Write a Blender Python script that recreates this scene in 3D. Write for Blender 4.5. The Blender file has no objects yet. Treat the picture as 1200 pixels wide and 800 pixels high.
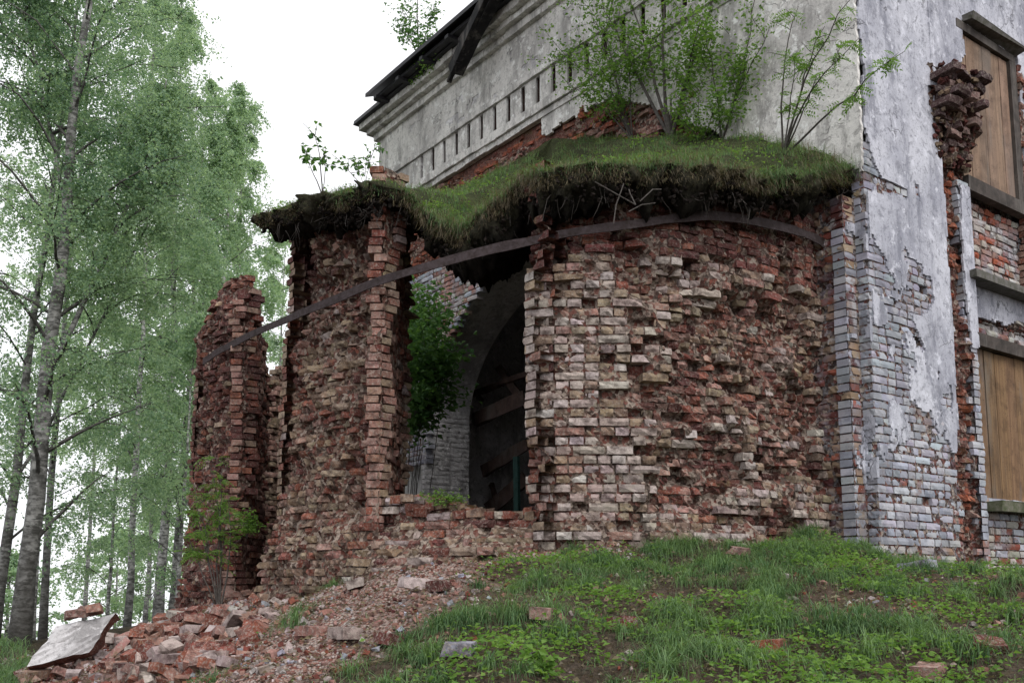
import bpy, math, random
import numpy as np
R = math.radians
scene = bpy.context.scene
COL = scene.collection

# ------------------------------------------------------------------ camera
cam_d = bpy.data.cameras.new('camera'); cam = bpy.data.objects.new('camera', cam_d); COL.objects.link(cam)
F_PX, PITCH, PPX, PPY = 1120.0, R(7.2), 600.0, 541.0
cam_d.sensor_width = 36; cam_d.lens = F_PX / 1200 * 36
cam_d.shift_y = (PPY - 400) / 1200
cam_d.clip_start = 0.1; cam_d.clip_end = 5000
cam.location = (0, 0, 0); cam.rotation_euler = (R(90) + PITCH, 0, 0)
scene.camera = cam

# ------------------------------------------------------------------ sky and sun (overcast)
SUN_ELEV, SUN_AZ = R(52), R(150)          # azimuth clockwise from +Y: behind the camera, to its right
world = bpy.data.worlds.new('World'); scene.world = world; world.use_nodes = True
wt = world.node_tree; wt.nodes.clear()
w_out = wt.nodes.new('ShaderNodeOutputWorld')
w_sky = wt.nodes.new('ShaderNodeTexSky'); w_sky.sky_type = 'NISHITA'; w_sky.sun_disc = False
w_sky.sun_elevation = SUN_ELEV; w_sky.sun_rotation = SUN_AZ; w_sky.dust_density = 4
w_b1 = wt.nodes.new('ShaderNodeBackground'); w_b1.inputs['Strength'].default_value = 0.08
w_b2 = wt.nodes.new('ShaderNodeBackground'); w_b2.inputs['Strength'].default_value = 1.08
w_tc = wt.nodes.new('ShaderNodeTexCoord'); w_no = wt.nodes.new('ShaderNodeTexNoise')
w_no.inputs['Scale'].default_value = 1.6; w_no.inputs['Detail'].default_value = 4
w_rp = wt.nodes.new('ShaderNodeValToRGB')
w_rp.color_ramp.elements[0].position = 0.3; w_rp.color_ramp.elements[0].color = (0.93, 0.95, 1.0, 1)
w_rp.color_ramp.elements[1].position = 0.7; w_rp.color_ramp.elements[1].color = (1.0, 1.0, 1.02, 1)
w_mx = wt.nodes.new('ShaderNodeMixShader'); w_mx.inputs[0].default_value = 0.9
L = wt.links.new
L(w_sky.outputs[0], w_b1.inputs[0]); L(w_tc.outputs['Generated'], w_no.inputs[0]); L(w_no.outputs[0], w_rp.inputs[0])
L(w_rp.outputs[0], w_b2.inputs[0]); L(w_b1.outputs[0], w_mx.inputs[1]); L(w_b2.outputs[0], w_mx.inputs[2])
L(w_mx.outputs[0], w_out.inputs[0])
sun_d = bpy.data.lights.new('sun', 'SUN'); sun_d.energy = 1.5; sun_d.angle = R(35); sun_d.color = (1, 0.97, 0.93)
sun = bpy.data.objects.new('sun', sun_d); COL.objects.link(sun)
sun.rotation_euler = (R(90) - SUN_ELEV, 0, math.pi - SUN_AZ)
sun.location = (10, -10, 30)
vs = scene.view_settings; vs.view_transform = 'Standard'; vs.look = 'None'; vs.exposure = 0.42; vs.gamma = 1.0
scene.cycles.max_bounces = 6; scene.cycles.diffuse_bounces = 4; scene.cycles.transparent_max_bounces = 6

# ------------------------------------------------------------------ frame of the building
AL = R(36.5)
AV = np.array([-math.sin(AL), math.cos(AL)]); BV = np.array([math.cos(AL), math.sin(AL)]); CC = np.array([3.54, 9.2])
def W2(t, o):
    t = np.asarray(t, float); o = np.asarray(o, float)
    return np.stack([CC[0] + t*AV[0] - o*BV[0], CC[1] + t*AV[1] - o*BV[1]], -1)
def W3(t, o, z):
    p = W2(t, o); return np.concatenate([p, np.broadcast_to(np.asarray(z, float)[..., None], p[..., :1].shape)], -1)
def Dv(t, o, z=0):
    return np.array([t*AV[0] - o*BV[0], t*AV[1] - o*BV[1], z])
def ray(x, y):
    c = ((x - PPX)/F_PX, (PPY - y)/F_PX, 1.0); s, k = math.sin(PITCH), math.cos(PITCH)
    return np.array([c[0], c[2]*k - c[1]*s, c[2]*s + c[1]*k])
def hit(px, py, axis, val):
    d = ray(px, py)
    k = (-val + CC @ BV)/(d[:2] @ BV) if axis == 'o' else (val + CC @ AV)/(d[:2] @ AV)
    P = d*k; q = P[:2] - CC
    return q @ AV, -(q @ BV), P[2]
def to_to(P):
    q = np.asarray(P)[..., :2] - CC
    return q @ AV, -(q @ BV)
def project(P):
    P = np.asarray(P, float); s, k = math.sin(PITCH), math.cos(PITCH)
    f = P[..., 1]*k + P[..., 2]*s; u = -P[..., 1]*s + P[..., 2]*k
    return PPX + P[..., 0]/f*F_PX, PPY - u/f*F_PX

# ------------------------------------------------------------------ noise
def _h(ix, iy, iz, seed):
    h = (ix*374761393 + iy*668265263 + iz*1440662683 + seed*974634541) & 0xFFFFFFFF
    h = ((h ^ (h >> 13))*1274126177) & 0xFFFFFFFF
    h = ((h ^ (h >> 16))*2246822519) & 0xFFFFFFFF
    return ((h ^ (h >> 15)) & 0xFFFFFF)/float(0xFFFFFF)*2 - 1
def vn(x, y, z=0.0, seed=0):
    x, y, z = np.broadcast_arrays(np.asarray(x, float), np.asarray(y, float), np.asarray(z, float))
    ix, iy, iz = (np.floor(v).astype(np.int64) for v in (x, y, z))
    fx, fy, fz = x-ix, y-iy, z-iz
    fx, fy, fz = (f*f*(3-2*f) for f in (fx, fy, fz))
    r = 0
    for dx in (0, 1):
        for dy in (0, 1):
            for dz in (0, 1):
                r = r + _h(ix+dx, iy+dy, iz+dz, seed)*(fx if dx else 1-fx)*(fy if dy else 1-fy)*(fz if dz else 1-fz)
    return r
def fbm(x, y, z=0.0, seed=0, octs=4):
    r = 0; a = 0.5; s = 1.0
    for i in range(octs):
        r = r + a*vn(np.asarray(x)*s, np.asarray(y)*s, np.asarray(z)*s, seed+i*17); a *= 0.5; s *= 2.03
    return r
def sstep(a, b, x):
    k = np.clip((np.asarray(x, float)-a)/(b-a), 0, 1); return k*k*(3-2*k)
rng = np.random.default_rng(7)

# ------------------------------------------------------------------ materials
def nodes_of(name):
    m = bpy.data.materials.new(name); m.use_nodes = True
    nt = m.node_tree; nt.nodes.clear()
    out = nt.nodes.new('ShaderNodeOutputMaterial'); return m, nt, out
class NT:
    def __init__(s, name):
        s.m, s.nt, s.out = nodes_of(name)
        s.pos = s.n('ShaderNodeNewGeometry').outputs['Position']
    def n(s, t, **k):
        x = s.nt.nodes.new(t)
        for a, v in k.items(): setattr(x, a, v)
        return x
    def l(s, a, b): s.nt.links.new(a, b)
    def put(s, sock, v):
        if hasattr(v, 'links') or hasattr(v, 'is_linked'): s.l(v, sock)
        else: sock.default_value = v
    def attr(s, name='col'):
        x = s.n('ShaderNodeAttribute'); x.attribute_name = name; return x
    def noise(s, scale, detail=4, rough=0.6, vec=None, dist=0.0):
        x = s.n('ShaderNodeTexNoise'); s.l(vec or s.pos, x.inputs['Vector'])
        x.inputs['Scale'].default_value = scale; x.inputs['Detail'].default_value = detail
        x.inputs['Roughness'].default_value = rough; x.inputs['Distortion'].default_value = dist
        return x.outputs[0]
    def mapv(s, sx, sy, sz, rot=None):
        x = s.n('ShaderNodeMapping'); s.l(s.pos, x.inputs[0]); x.inputs['Scale'].default_value = (sx, sy, sz)
        if rot: x.inputs['Rotation'].default_value = rot
        return x.outputs[0]
    def voro(s, scale, feature='F1', vec=None, out=0):
        x = s.n('ShaderNodeTexVoronoi', feature=feature); s.l(vec or s.pos, x.inputs['Vector'])
        x.inputs['Scale'].default_value = scale; return x.outputs[out]
    def rng(s, v, a, b, c=0.0, d=1.0):
        x = s.n('ShaderNodeMapRange'); s.l(v, x.inputs[0])
        for i, k in enumerate((a, b, c, d)): x.inputs[i+1].default_value = k
        return x.outputs[0]
    def math(s, op, a, b=None):
        x = s.n('ShaderNodeMath', operation=op); s.put(x.inputs[0], a)
        if b is not None: s.put(x.inputs[1], b)
        return x.outputs[0]
    def mix(s, fac, a, b, mode='MIX'):
        x = s.n('ShaderNodeMix', data_type='RGBA', blend_type=mode)
        s.put(x.inputs[0], fac); s.put(x.inputs[6], a); s.put(x.inputs[7], b); return x.outputs[2]
    def bump(s, h, strength=0.5, dist=0.01, prev=None):
        x = s.n('ShaderNodeBump'); x.inputs['Strength'].default_value = strength; x.inputs['Distance'].default_value = dist
        s.l(h, x.inputs['Height'])
        if prev: s.l(prev, x.inputs['Normal'])
        return x.outputs[0]
    def bsdf(s, col, rough=0.9, normal=None, metal=0.0, spec=0.2):
        x = s.n('ShaderNodeBsdfPrincipled'); s.put(x.inputs['Base Color'], col); s.put(x.inputs['Roughness'], rough)
        x.inputs['Metallic'].default_value = metal; x.inputs['Specular IOR Level'].default_value = spec
        if normal: s.l(normal, x.inputs['Normal'])
        s.l(x.outputs[0], s.out.inputs[0]); return s.m
def c4(r, g, b): return (r, g, b, 1)

def mat_brick():
    k = NT('weathered_brick'); at = k.attr(); col = at.outputs['Color']; al = at.outputs['Alpha']
    n1 = k.noise(45, 6, 0.7); n2 = k.noise(13, 4); n3 = k.noise(150, 3)
    speck = k.math('MULTIPLY', k.rng(n1, 0.5, 0.66), al)
    c = k.mix(speck, col, c4(0.40, 0.355, 0.31))
    c = k.mix(k.rng(n2, 0.56, 0.36, 0, 0.7), c, c4(0.04, 0.02, 0.017))
    c = k.mix(k.rng(n3, 0.3, 0.7, 0.0, 0.5), c, c4(0.0, 0.0, 0.0), 'MULTIPLY') if False else c
    c = k.mix(k.rng(n3, 0.56, 0.66, 0, 0.6), c, c4(0.03, 0.016, 0.014)); c = k.mix(k.rng(k.noise(75, 4, .7), 0.58, 0.66, 0, 0.55), c, c4(0.42, 0.37, 0.33))
    moss = k.math('MULTIPLY', k.rng(k.noise(2.2, 5), 0.56, 0.68), k.rng(n2, 0.45, 0.6, 0, 0.6))
    c = k.mix(moss, c, c4(0.075, 0.08, 0.03))
    b = k.bump(n1, 0.8, 0.012); b = k.bump(n3, 0.6, 0.005, b)
    return k.bsdf(c, 0.92, b)
def mat_mortar():
    k = NT('old_lime_mortar'); at = k.attr(); col = at.outputs['Color']
    n1 = k.noise(30, 6, 0.75); v = k.voro(38)
    c = k.mix(k.rng(n1, 0.40, 0.62), c4(0.05, 0.026, 0.02), col)
    c = k.mix(k.rng(k.noise(90, 4), 0.56, 0.68, 0, 0.7), c, c4(0.36, 0.31, 0.26))
    c = k.mix(k.rng(k.noise(7, 4), 0.52, 0.66, 0, 0.6), c, c4(0.15, 0.05, 0.035))
    vc = k.n('ShaderNodeTexVoronoi'); k.l(k.pos, vc.inputs['Vector']); vc.inputs['Scale'].default_value = 26; vc.inputs['Randomness'].default_value = 1
    sp = k.n('ShaderNodeSeparateColor'); k.l(vc.outputs['Color'], sp.inputs[0])
    c = k.mix(k.rng(sp.outputs[0], .60, .64, 0, .8), c, c4(0.38, 0.31, 0.26))
    c = k.mix(k.rng(sp.outputs[1], .70, .74, 0, .8), c, c4(0.16, 0.05, 0.038))
    c = k.mix(k.rng(sp.outputs[2], .72, .76, 0, .75), c, c4(0.035, 0.02, 0.016))
    b = k.bump(n1, 1.0, 0.03); b = k.bump(vc.outputs[0], 0.9, 0.02, b)
    return k.bsdf(c, 0.95, b)
def mat_whitewash():
    k = NT('whitewashed_brick'); at = k.attr(); al = at.outputs['Alpha']; fl = k.noise(2.6, 7, .72)
    col = k.mix(k.rng(fl, .56, .60, 0, .8), at.outputs['Color'], c4(.22, .15, .13)); col = k.mix(k.rng(k.noise(1.7, 6, .7), .5, .62, 0, .65), col, c4(.17, .175, .205)); col = k.mix(k.rng(k.noise(3.1, 6, .7), .54, .6, 0, .6), col, c4(.46, .46, .48))
    n1 = k.noise(40, 6, 0.7); n2 = k.noise(4, 5); n3 = k.noise(120, 3)
    c = k.mix(k.math('MULTIPLY', k.rng(n1, 0.60, 0.66), al), col, c4(0.17, 0.075, 0.055))
    c = k.mix(k.rng(n2, 0.52, 0.70, 0, 0.5), c, c4(0.24, 0.25, 0.31))
    c = k.mix(k.rng(n3, 0.60, 0.72, 0, 0.45), c, c4(0.16, 0.15, 0.15))
    b = k.bump(n1, 0.5, 0.006); b = k.bump(n3, 0.35, 0.003, b)
    return k.bsdf(c, 0.9, b)
def mat_plaster(name, base, stain, dark, streak=True, crack=0.6):
    k = NT(name)
    st = k.mapv(1.0, 1.0, 0.28)
    n0 = k.noise(0.9, 6, 0.65); n1 = k.noise(3.2, 6, 0.7, vec=st if streak else None); n2 = k.noise(28, 6, 0.75); n3 = k.noise(95, 4)
    c = k.mix(k.rng(n0, 0.40, 0.60), c4(*base), c4(*stain))
    c = k.mix(k.rng(n1, 0.50, 0.62, 0, 0.8), c, c4(*dark))
    c = k.mix(k.rng(k.noise(11, 7, 0.75, dist=.4), 0.53, 0.60, 0, 0.75), c, c4(*[v*0.62 for v in stain]))
    c = k.mix(k.rng(n2, 0.55, 0.63, 0, 0.65), c, c4(*[v*0.45 for v in stain]))
    c = k.mix(k.rng(n3, 0.63, 0.70, 0, 0.55), c, c4(0.1, 0.095, 0.1))
    c = k.mix(k.rng(k.noise(6, 7, .72), 0.56, 0.62, 0, 0.75), c, c4(*[min(0.8, v*1.2) for v in base]))
    wv = k.n('ShaderNodeVectorMath', operation='ADD')
    nz = k.n('ShaderNodeTexNoise'); k.l(k.pos, nz.inputs['Vector']); nz.inputs['Scale'].default_value = 5; nz.inputs['Detail'].default_value = 5
    sc = k.n('ShaderNodeVectorMath', operation='SCALE'); k.l(nz.outputs[1], sc.inputs[0]); sc.inputs['Scale'].default_value = 0.35
    k.l(k.pos, wv.inputs[0]); k.l(sc.outputs[0], wv.inputs[1])
    cr = k.voro(1.7, 'DISTANCE_TO_EDGE', wv.outputs[0])
    cm = k.math('MULTIPLY', k.rng(cr, 0.004, 0.014, 1, 0), k.rng(k.noise(1.3, 3), 0.50, 0.6, 0, crack))
    c = k.mix(cm, c, c4(0.03, 0.028, 0.028))
    b = k.bump(n2, 0.55, 0.012); b = k.bump(n3, 0.4, 0.004, b); b = k.bump(k.math('SUBTRACT', 1.0, cm), 0.8, 0.01, b)
    return k.bsdf(c, 0.92, b)
def mat_wood(name, base, dark, grain=(26, 26, 1.2)):
    k = NT(name); at = k.attr(); v = k.mapv(*grain)
    n1 = k.noise(1.0, 5, 0.65, vec=v, dist=0.6); n2 = k.noise(5, 4); n3 = k.noise(60, 3)
    c = k.mix(k.rng(n1, 0.35, 0.68), c4(*base), c4(*dark))
    c = k.mix(k.rng(n2, 0.46, 0.66, 0, 0.7), c, c4(*[d*0.7 for d in dark])); c = k.mix(k.rng(k.noise(1.0, 5, .7, vec=k.mapv(3, 3, .5)), .5, .62, 0, .55), c, c4(.17, .155, .14))
    c = k.mix(k.rng(n3, 0.62, 0.68, 0, 0.8), c, c4(0.02, 0.015, 0.01))
    c = k.mix(1.0, c, at.outputs['Color'], 'MULTIPLY')
    b = k.bump(n1, 0.5, 0.004)
    return k.bsdf(c, 0.8, b)
def mat_leaf(name, a, bcol, trans=0.45, rough=0.55):
    k = NT(name); at = k.attr()
    c = k.mix(at.outputs['Alpha'], c4(*a), c4(*bcol))
    p = k.n('ShaderNodeBsdfPrincipled'); k.l(c, p.inputs['Base Color']); p.inputs['Roughness'].default_value = rough
    p.inputs['Specular IOR Level'].default_value = 0.3
    t = k.n('ShaderNodeBsdfTranslucent'); c2 = k.mix(1.0, c, c4(1.5, 1.45, 0.85), 'MULTIPLY'); k.l(c2, t.inputs[0])
    mx = k.n('ShaderNodeMixShader'); mx.inputs[0].default_value = trans
    k.l(p.outputs[0], mx.inputs[1]); k.l(t.outputs[0], mx.inputs[2]); k.l(mx.outputs[0], k.out.inputs[0])
    return k.m
def mat_birch():
    k = NT('birch_bark'); at = k.attr()
    v = k.mapv(7, 7, 16); n1 = k.noise(1.0, 5, 0.65, vec=v); n2 = k.noise(2.5, 5); n3 = k.noise(1.0, 3, vec=k.mapv(5, 5, 40))
    c = k.mix(k.rng(n1, 0.42, 0.58), c4(0.50, 0.495, 0.48), c4(0.13, 0.13, 0.125))
    c = k.mix(k.rng(n3, 0.60, 0.66, 0, 0.9), c, c4(0.02, 0.02, 0.02))
    c = k.mix(k.rng(n2, 0.45, 0.65, 0, 0.8), c, c4(0.055, 0.055, 0.05))
    c = k.mix(at.outputs['Alpha'], c, c4(0.035, 0.032, 0.028))
    return k.bsdf(c, 0.85, k.bump(n1, 0.7, 0.03))
def mat_plain(name, a, b, scale=20, rough=0.9, bump=0.5, dist=0.01, metal=0.0, spec=0.2):
    k = NT(name); n1 = k.noise(scale, 6, 0.7); n2 = k.noise(scale*0.18, 4)
    c = k.mix(k.rng(n1, 0.35, 0.65), c4(*a), c4(*b)); c = k.mix(k.rng(n2, 0.5, 0.7, 0, 0.5), c, c4(*[v*0.45 for v in a]))
    return k.bsdf(c, rough, k.bump(n1, bump, dist), metal, spec)
def mat_ground():
    k = NT('earth_and_brick_crumbs'); at = k.attr(); n1 = k.noise(22, 6, .7)
    c = k.mix(k.rng(n1, .62, .38, 0, .8), at.outputs['Color'], k.mix(1.0, at.outputs['Color'], c4(.4, .4, .4), 'MULTIPLY'))
    b = k.bump(n1, .8, .02)
    for sc_, st_ in ((30, .55), (62, .5)):
        v = k.n('ShaderNodeTexVoronoi'); k.l(k.pos, v.inputs['Vector']); v.inputs['Scale'].default_value = sc_
        sp = k.n('ShaderNodeSeparateColor'); k.l(v.outputs['Color'], sp.inputs[0]); al = at.outputs['Alpha']
        for ch, th, cc in ((0, st_+.1, (.33, .215, .18)), (1, st_+.18, (.17, .06, .045)), (2, st_+.12, (.36, .30, .265)), (0, .0, None)):
            if cc: c = k.mix(k.math('MULTIPLY', k.rng(sp.outputs[ch], th, th+.03, 0, .9), al), c, c4(*cc))
        c = k.mix(k.math('MULTIPLY', k.rng(v.outputs[0], .45, .75, 0, .7), al), c, c4(.05, .028, .022)); b = k.bump(v.outputs[0], .7, .02, b)
    return k.bsdf(c, .95, b)
def mat_attr(name, scale=30, rough=0.95, bump=0.7, dist=0.015, dark=0.35, pale=0.4):
    k = NT(name); at = k.attr(); n1 = k.noise(scale, 6, 0.7); n2 = k.noise(scale*3.5, 4)
    c = k.mix(k.rng(n1, 0.62, 0.38, 0, 0.8), at.outputs['Color'], k.mix(1.0, at.outputs['Color'], c4(dark, dark, dark), 'MULTIPLY'))
    c = k.mix(k.rng(n2, 0.6, 0.7, 0, pale), c, c4(0.3, 0.25, 0.2))
    return k.bsdf(c, rough, k.bump(n1, bump, dist))

M = dict(
    brick=mat_brick(), mortar=mat_mortar(), white=mat_whitewash(),
    plaster=mat_plaster('front_plaster', (0.54, 0.545, 0.60), (0.36, 0.365, 0.42), (0.19, 0.195, 0.235)),
    plaster_side=mat_plaster('side_plaster', (0.70, 0.68, 0.65), (0.52, 0.50, 0.48), (0.27, 0.26, 0.25)),
    limewash=mat_plaster('old_limewash', (0.60, 0.585, 0.59), (0.45, 0.435, 0.44), (0.26, 0.25, 0.25), crack=0.2),
    board=mat_wood('weathered_boards', (0.31, 0.215, 0.155), (0.17, 0.115, 0.085)),
    ochre=mat_wood('ochre_boards', (0.235, 0.145, 0.08), (0.12, 0.07, 0.04)),
    beam=mat_wood('grey_old_timber', (0.085, 0.07, 0.062), (0.04, 0.034, 0.03), (9, 9, 9)),
    plank=mat_wood('fallen_plank', (0.15, 0.10, 0.085), (0.07, 0.045, 0.04), (9, 9, 4)),
    black=mat_wood('charred_timber', (0.022, 0.021, 0.022), (0.008, 0.008, 0.009), (12, 12, 3)),
    leaf=mat_leaf('birch_leaves', (0.10, 0.19, 0.13), (0.35, 0.48, 0.355), 0.55),  # cool mint tone, with some of the airy haze put into the colour
    leaf2=mat_leaf('young_leaves', (0.085, 0.18, 0.035), (0.19, 0.32, 0.07)),
    leaf3=mat_leaf('dark_bush_leaves', (0.05, 0.13, 0.04), (0.14, 0.27, 0.075)),
    grass=mat_leaf('grass_blades', (0.05, 0.115, 0.048), (0.165, 0.26, 0.105), 0.35),
    dead=mat_leaf('dead_grass', (0.07, 0.055, 0.035), (0.20, 0.165, 0.10), 0.2),
    bark=mat_birch(), twig=mat_plain('twig_bark', (0.06, 0.05, 0.045), (0.13, 0.12, 0.11), 30),
    iron=mat_plain('rusted_iron', (0.035, 0.026, 0.024), (0.075, 0.06, 0.064), 25, 0.8, 0.8, 0.008, 0.0, 0.1),
    soil=mat_attr('dark_turf_soil', 26, dark=0.3, pale=0.0, bump=1.0, dist=0.03), ground=mat_ground(), stone=mat_attr('crumbled_brick', 40, dark=0.45),
    sheet=mat_plain('old_roof_sheet', (0.02, 0.02, 0.024), (0.045, 0.043, 0.048), 6, 0.55, 0.2, 0.01, 0.4, 0.4),
    dirty=mat_plain('mossy_dirty_render', (0.16, 0.15, 0.145), (0.07, 0.07, 0.05), 14),
    cement=mat_plain('grey_render', (0.30, 0.30, 0.33), (0.22, 0.22, 0.25), 18),
)

# ------------------------------------------------------------------ object helpers
WL = {}
def link(o, parent=None, loc=(0, 0, 0)):
    COL.objects.link(o); loc = np.asarray(loc, float)
    WL[o.name] = loc
    if parent is not None:
        o.parent = parent; o.location = loc - WL[parent.name]
    else: o.location = loc
    return o
def tag(o, label=None, cat=None, group=None, kind=None):
    if label: o['label'] = label
    if cat: o['category'] = cat
    if group: o['group'] = group
    if kind: o['kind'] = kind
    return o
def thing(name, loc, label, cat, group=None):
    o = bpy.data.objects.new(name, None); o.empty_display_size = 0.1
    return tag(link(o, None, loc), label, cat, group)
def mesh_np(name, V, quads=None, tris=None, col=None, mat=None, smooth=False):
    me = bpy.data.meshes.new(name); V = np.ascontiguousarray(V, np.float32).reshape(-1, 3)
    me.vertices.add(len(V)); me.vertices.foreach_set('co', V.ravel())
    idx, starts, n = [], [], 0
    for F, k in ((quads, 4), (tris, 3)):
        if F is None or len(F) == 0: continue
        F = np.asarray(F, np.int32).reshape(-1, k); idx.append(F.ravel()); starts.append(n + np.arange(len(F))*k); n += F.size
    me.loops.add(n); me.loops.foreach_set('vertex_index', np.concatenate(idx))
    st = np.concatenate(starts).astype(np.int32); me.polygons.add(len(st)); me.polygons.foreach_set('loop_start', st)
    me.polygons.foreach_set('use_smooth', np.full(len(st), bool(smooth)))
    if col is not None:
        a = me.attributes.new('col', 'FLOAT_COLOR', 'POINT'); c = np.asarray(col, np.float32)
        if c.ndim == 1: c = np.broadcast_to(c, (len(V), 4))
        a.data.foreach_set('color', np.ascontiguousarray(c).ravel())
    me.update(calc_edges=True); me.validate()
    if mat is not None: me.materials.append(mat)
    return me
def obj_np(name, V, quads=None, tris=None, col=None, mat=None, parent=None, smooth=False, origin=None):
    V = np.asarray(V, float).reshape(-1, 3)
    if origin is None:
        lo, hi = V.min(0), V.max(0); origin = np.array([(lo[0]+hi[0])/2, (lo[1]+hi[1])/2, lo[2]])
    me = mesh_np(name, V-origin, quads, tris, col, mat, smooth)
    return link(bpy.data.objects.new(name, me), parent, origin)
class MB:
    def __init__(s): s.V = []; s.Q = []; s.T = []; s.C = []; s.n = 0
    def add(s, V, Q=None, T=None, col=(1, 1, 1, 1)):
        V = np.asarray(V, float).reshape(-1, 3)
        if Q is not None and len(Q): s.Q.append(np.asarray(Q)+s.n)
        if T is not None and len(T): s.T.append(np.asarray(T)+s.n)
        c = np.asarray(col, float)
        s.C.append(np.broadcast_to(c, (len(V), 4)) if c.ndim == 1 else c)
        s.V.append(V); s.n += len(V); return s
    def tube(s, P, r, n=6, col=(1, 1, 1, 1), cap=True):
        P = np.asarray(P, float); r = np.broadcast_to(np.asarray(r, float), (len(P),))
        T = np.gradient(P, axis=0); T /= np.linalg.norm(T, axis=1)[:, None]+1e-9
        ref = np.array([0, 0, 1.0]) if abs(T[0][2]) < 0.8 else np.array([1.0, 0, 0])
        X = np.cross(T, ref); X /= np.linalg.norm(X, axis=1)[:, None]+1e-9; Y = np.cross(T, X)
        a = np.arange(n)/n*2*math.pi
        V = P[:, None]+r[:, None, None]*(np.cos(a)[None, :, None]*X[:, None]+np.sin(a)[None, :, None]*Y[:, None])
        m = len(P); i = np.arange(m-1)[:, None]*n; j = np.arange(n)[None]; k = (j+1) % n
        Q = np.stack([i+j, i+k, i+n+k, i+n+j], -1).reshape(-1, 4)
        return s.add(V.reshape(-1, 3), Q, col=col)
    def box(s, c, ax, ay, az, col=(1, 1, 1, 1), jit=0.0):
        c, ax, ay, az = (np.asarray(v, float) for v in (c, ax, ay, az))
        V = np.array([c+i*ax+j*ay+k*az for k in (-1, 1) for j in (-1, 1) for i in (-1, 1)])
        if jit: V = V+rng.normal(0, jit, V.shape)
        Q = [[0, 2, 3, 1], [4, 5, 7, 6], [0, 1, 5, 4], [2, 6, 7, 3], [0, 4, 6, 2], [1, 3, 7, 5]]
        return s.add(V, Q, col=col)
    def build(s, name, mat, parent=None, smooth=False, origin=None):
        return obj_np(name, np.concatenate(s.V), np.concatenate(s.Q) if s.Q else None, np.concatenate(s.T) if s.T else None,
                      np.concatenate(s.C), mat, parent, smooth, origin)
def tbox(mb, t0, t1, o0, o1, z0, z1, col=(1, 1, 1, 1), jit=0.0):
    c = W3((t0+t1)/2, (o0+o1)/2, (z0+z1)/2)
    return mb.box(c, Dv((t1-t0)/2, 0), Dv(0, (o1-o0)/2), np.array([0, 0, (z1-z0)/2]), col, jit)
def beam(mb, p, q, w, h, col=(1, 1, 1, 1), jit=0.0, up=(0, 0, 1)):
    p, q = np.asarray(p, float), np.asarray(q, float); d = q-p; l = np.linalg.norm(d); d /= l
    x = np.cross(d, up); x /= np.linalg.norm(x); y = np.cross(x, d)
    n = 5; P = np.array([p+(q-p)*i/(n-1) for i in range(n)])
    V = []
    for i in range(n):
        for sx, sy in ((-1, -1), (1, -1), (1, 1), (-1, 1)):
            V.append(P[i]+sx*x*w/2+sy*y*h/2+(rng.normal(0, jit, 3) if jit else 0))
    Q = [[i*4+k, i*4+(k+1) % 4, i*4+4+(k+1) % 4, i*4+4+k] for i in range(n-1) for k in range(4)]
    Q += [[3, 2, 1, 0], [n*4-4, n*4-3, n*4-2, n*4-1]]
    return mb.add(V, Q, col=col)

def rdirs(n, zlo=-1, zhi=1):
    a = rng.uniform(0, 2*math.pi, n); z = rng.uniform(zlo, zhi, n); r = np.sqrt(np.clip(1-z*z, 0, 1))
    return np.stack([r*np.cos(a), r*np.sin(a), z], -1)
def chunk(mb, p, s, col, flat=0.6):
    """small angular fragment"""
    d = np.array([[1, 1, 1], [1, -1, -1], [-1, 1, -1], [-1, -1, 1], [-.9, .8, .9], [.8, -.9, .8], [.9, .8, -.9], [-.8, -.9, -.8]])*rng.uniform(.55, 1.0, (8, 3))
    q = rdirs(1)[0]; a = rng.uniform(0, 6.28); K = np.array([[0, -q[2], q[1]], [q[2], 0, -q[0]], [-q[1], q[0], 0]]); Rm = np.eye(3)+math.sin(a)*K+(1-math.cos(a))*K@K
    V = (d*s*np.array([1, .8, flat])/2) @ Rm.T+p
    mb.add(V, [[0, 5, 3, 4], [0, 4, 2, 6], [0, 6, 1, 5], [7, 1, 6, 2], [7, 2, 4, 3], [7, 3, 5, 1]], col=col)

# ------------------------------------------------------------------ paths in plan
class Path:
    def __init__(s, pts, smooth=0.05):
        P = np.asarray(pts, float); d = np.r_[0, np.cumsum(np.linalg.norm(np.diff(P, axis=0), axis=1))]
        s.P, s.d, s.L, s.h = P, d, d[-1], smooth
    def at(s, u):
        u = np.clip(u, 0, s.L); return np.interp(u, s.d, s.P[:, 0]), np.interp(u, s.d, s.P[:, 1])
    def frame(s, u):
        t0, o0 = s.at(np.asarray(u)-s.h); t1, o1 = s.at(np.asarray(u)+s.h)
        dt, do = t1-t0, o1-o0; l = np.hypot(dt, do)+1e-9; dt, do = dt/l, do/l
        tan = np.stack([dt*AV[0]-do*BV[0], dt*AV[1]-do*BV[1], 0*dt], -1)
        nt, no = -do, dt
        nor = np.stack([nt*AV[0]-no*BV[0], nt*AV[1]-no*BV[1], 0*dt], -1)
        return tan, nor
    def pos(s, u, z):
        t, o = s.at(u); return W3(t, o, z)
def catmull(P, n=14):
    P = np.asarray(P, float); out = []
    Q = np.vstack([2*P[0]-P[1], P, 2*P[-1]-P[-2]])
    for i in range(1, len(Q)-2):
        for k in range(n):
            x = k/n
            out.append(0.5*((2*Q[i])+(-Q[i-1]+Q[i+1])*x+(2*Q[i-1]-5*Q[i]+4*Q[i+1]-Q[i+2])*x*x+(-Q[i-1]+3*Q[i]-3*Q[i+1]+Q[i+2])*x**3))
    out.append(P[-1]); return np.array(out)
APSE = catmull([(0.46, -0.3), (0.43, 0.5), (0.42, 1.2), (0.58, 2.1), (1.2, 3.05), (2.3, 3.75), (3.6, 4.05), (5.0, 4.15), (6.5, 4.1), (7.7, 3.85), (8.7, 3.1), (9.3, 1.8), (9.45, 0)])
AP = Path(APSE, 0.08)
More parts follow.
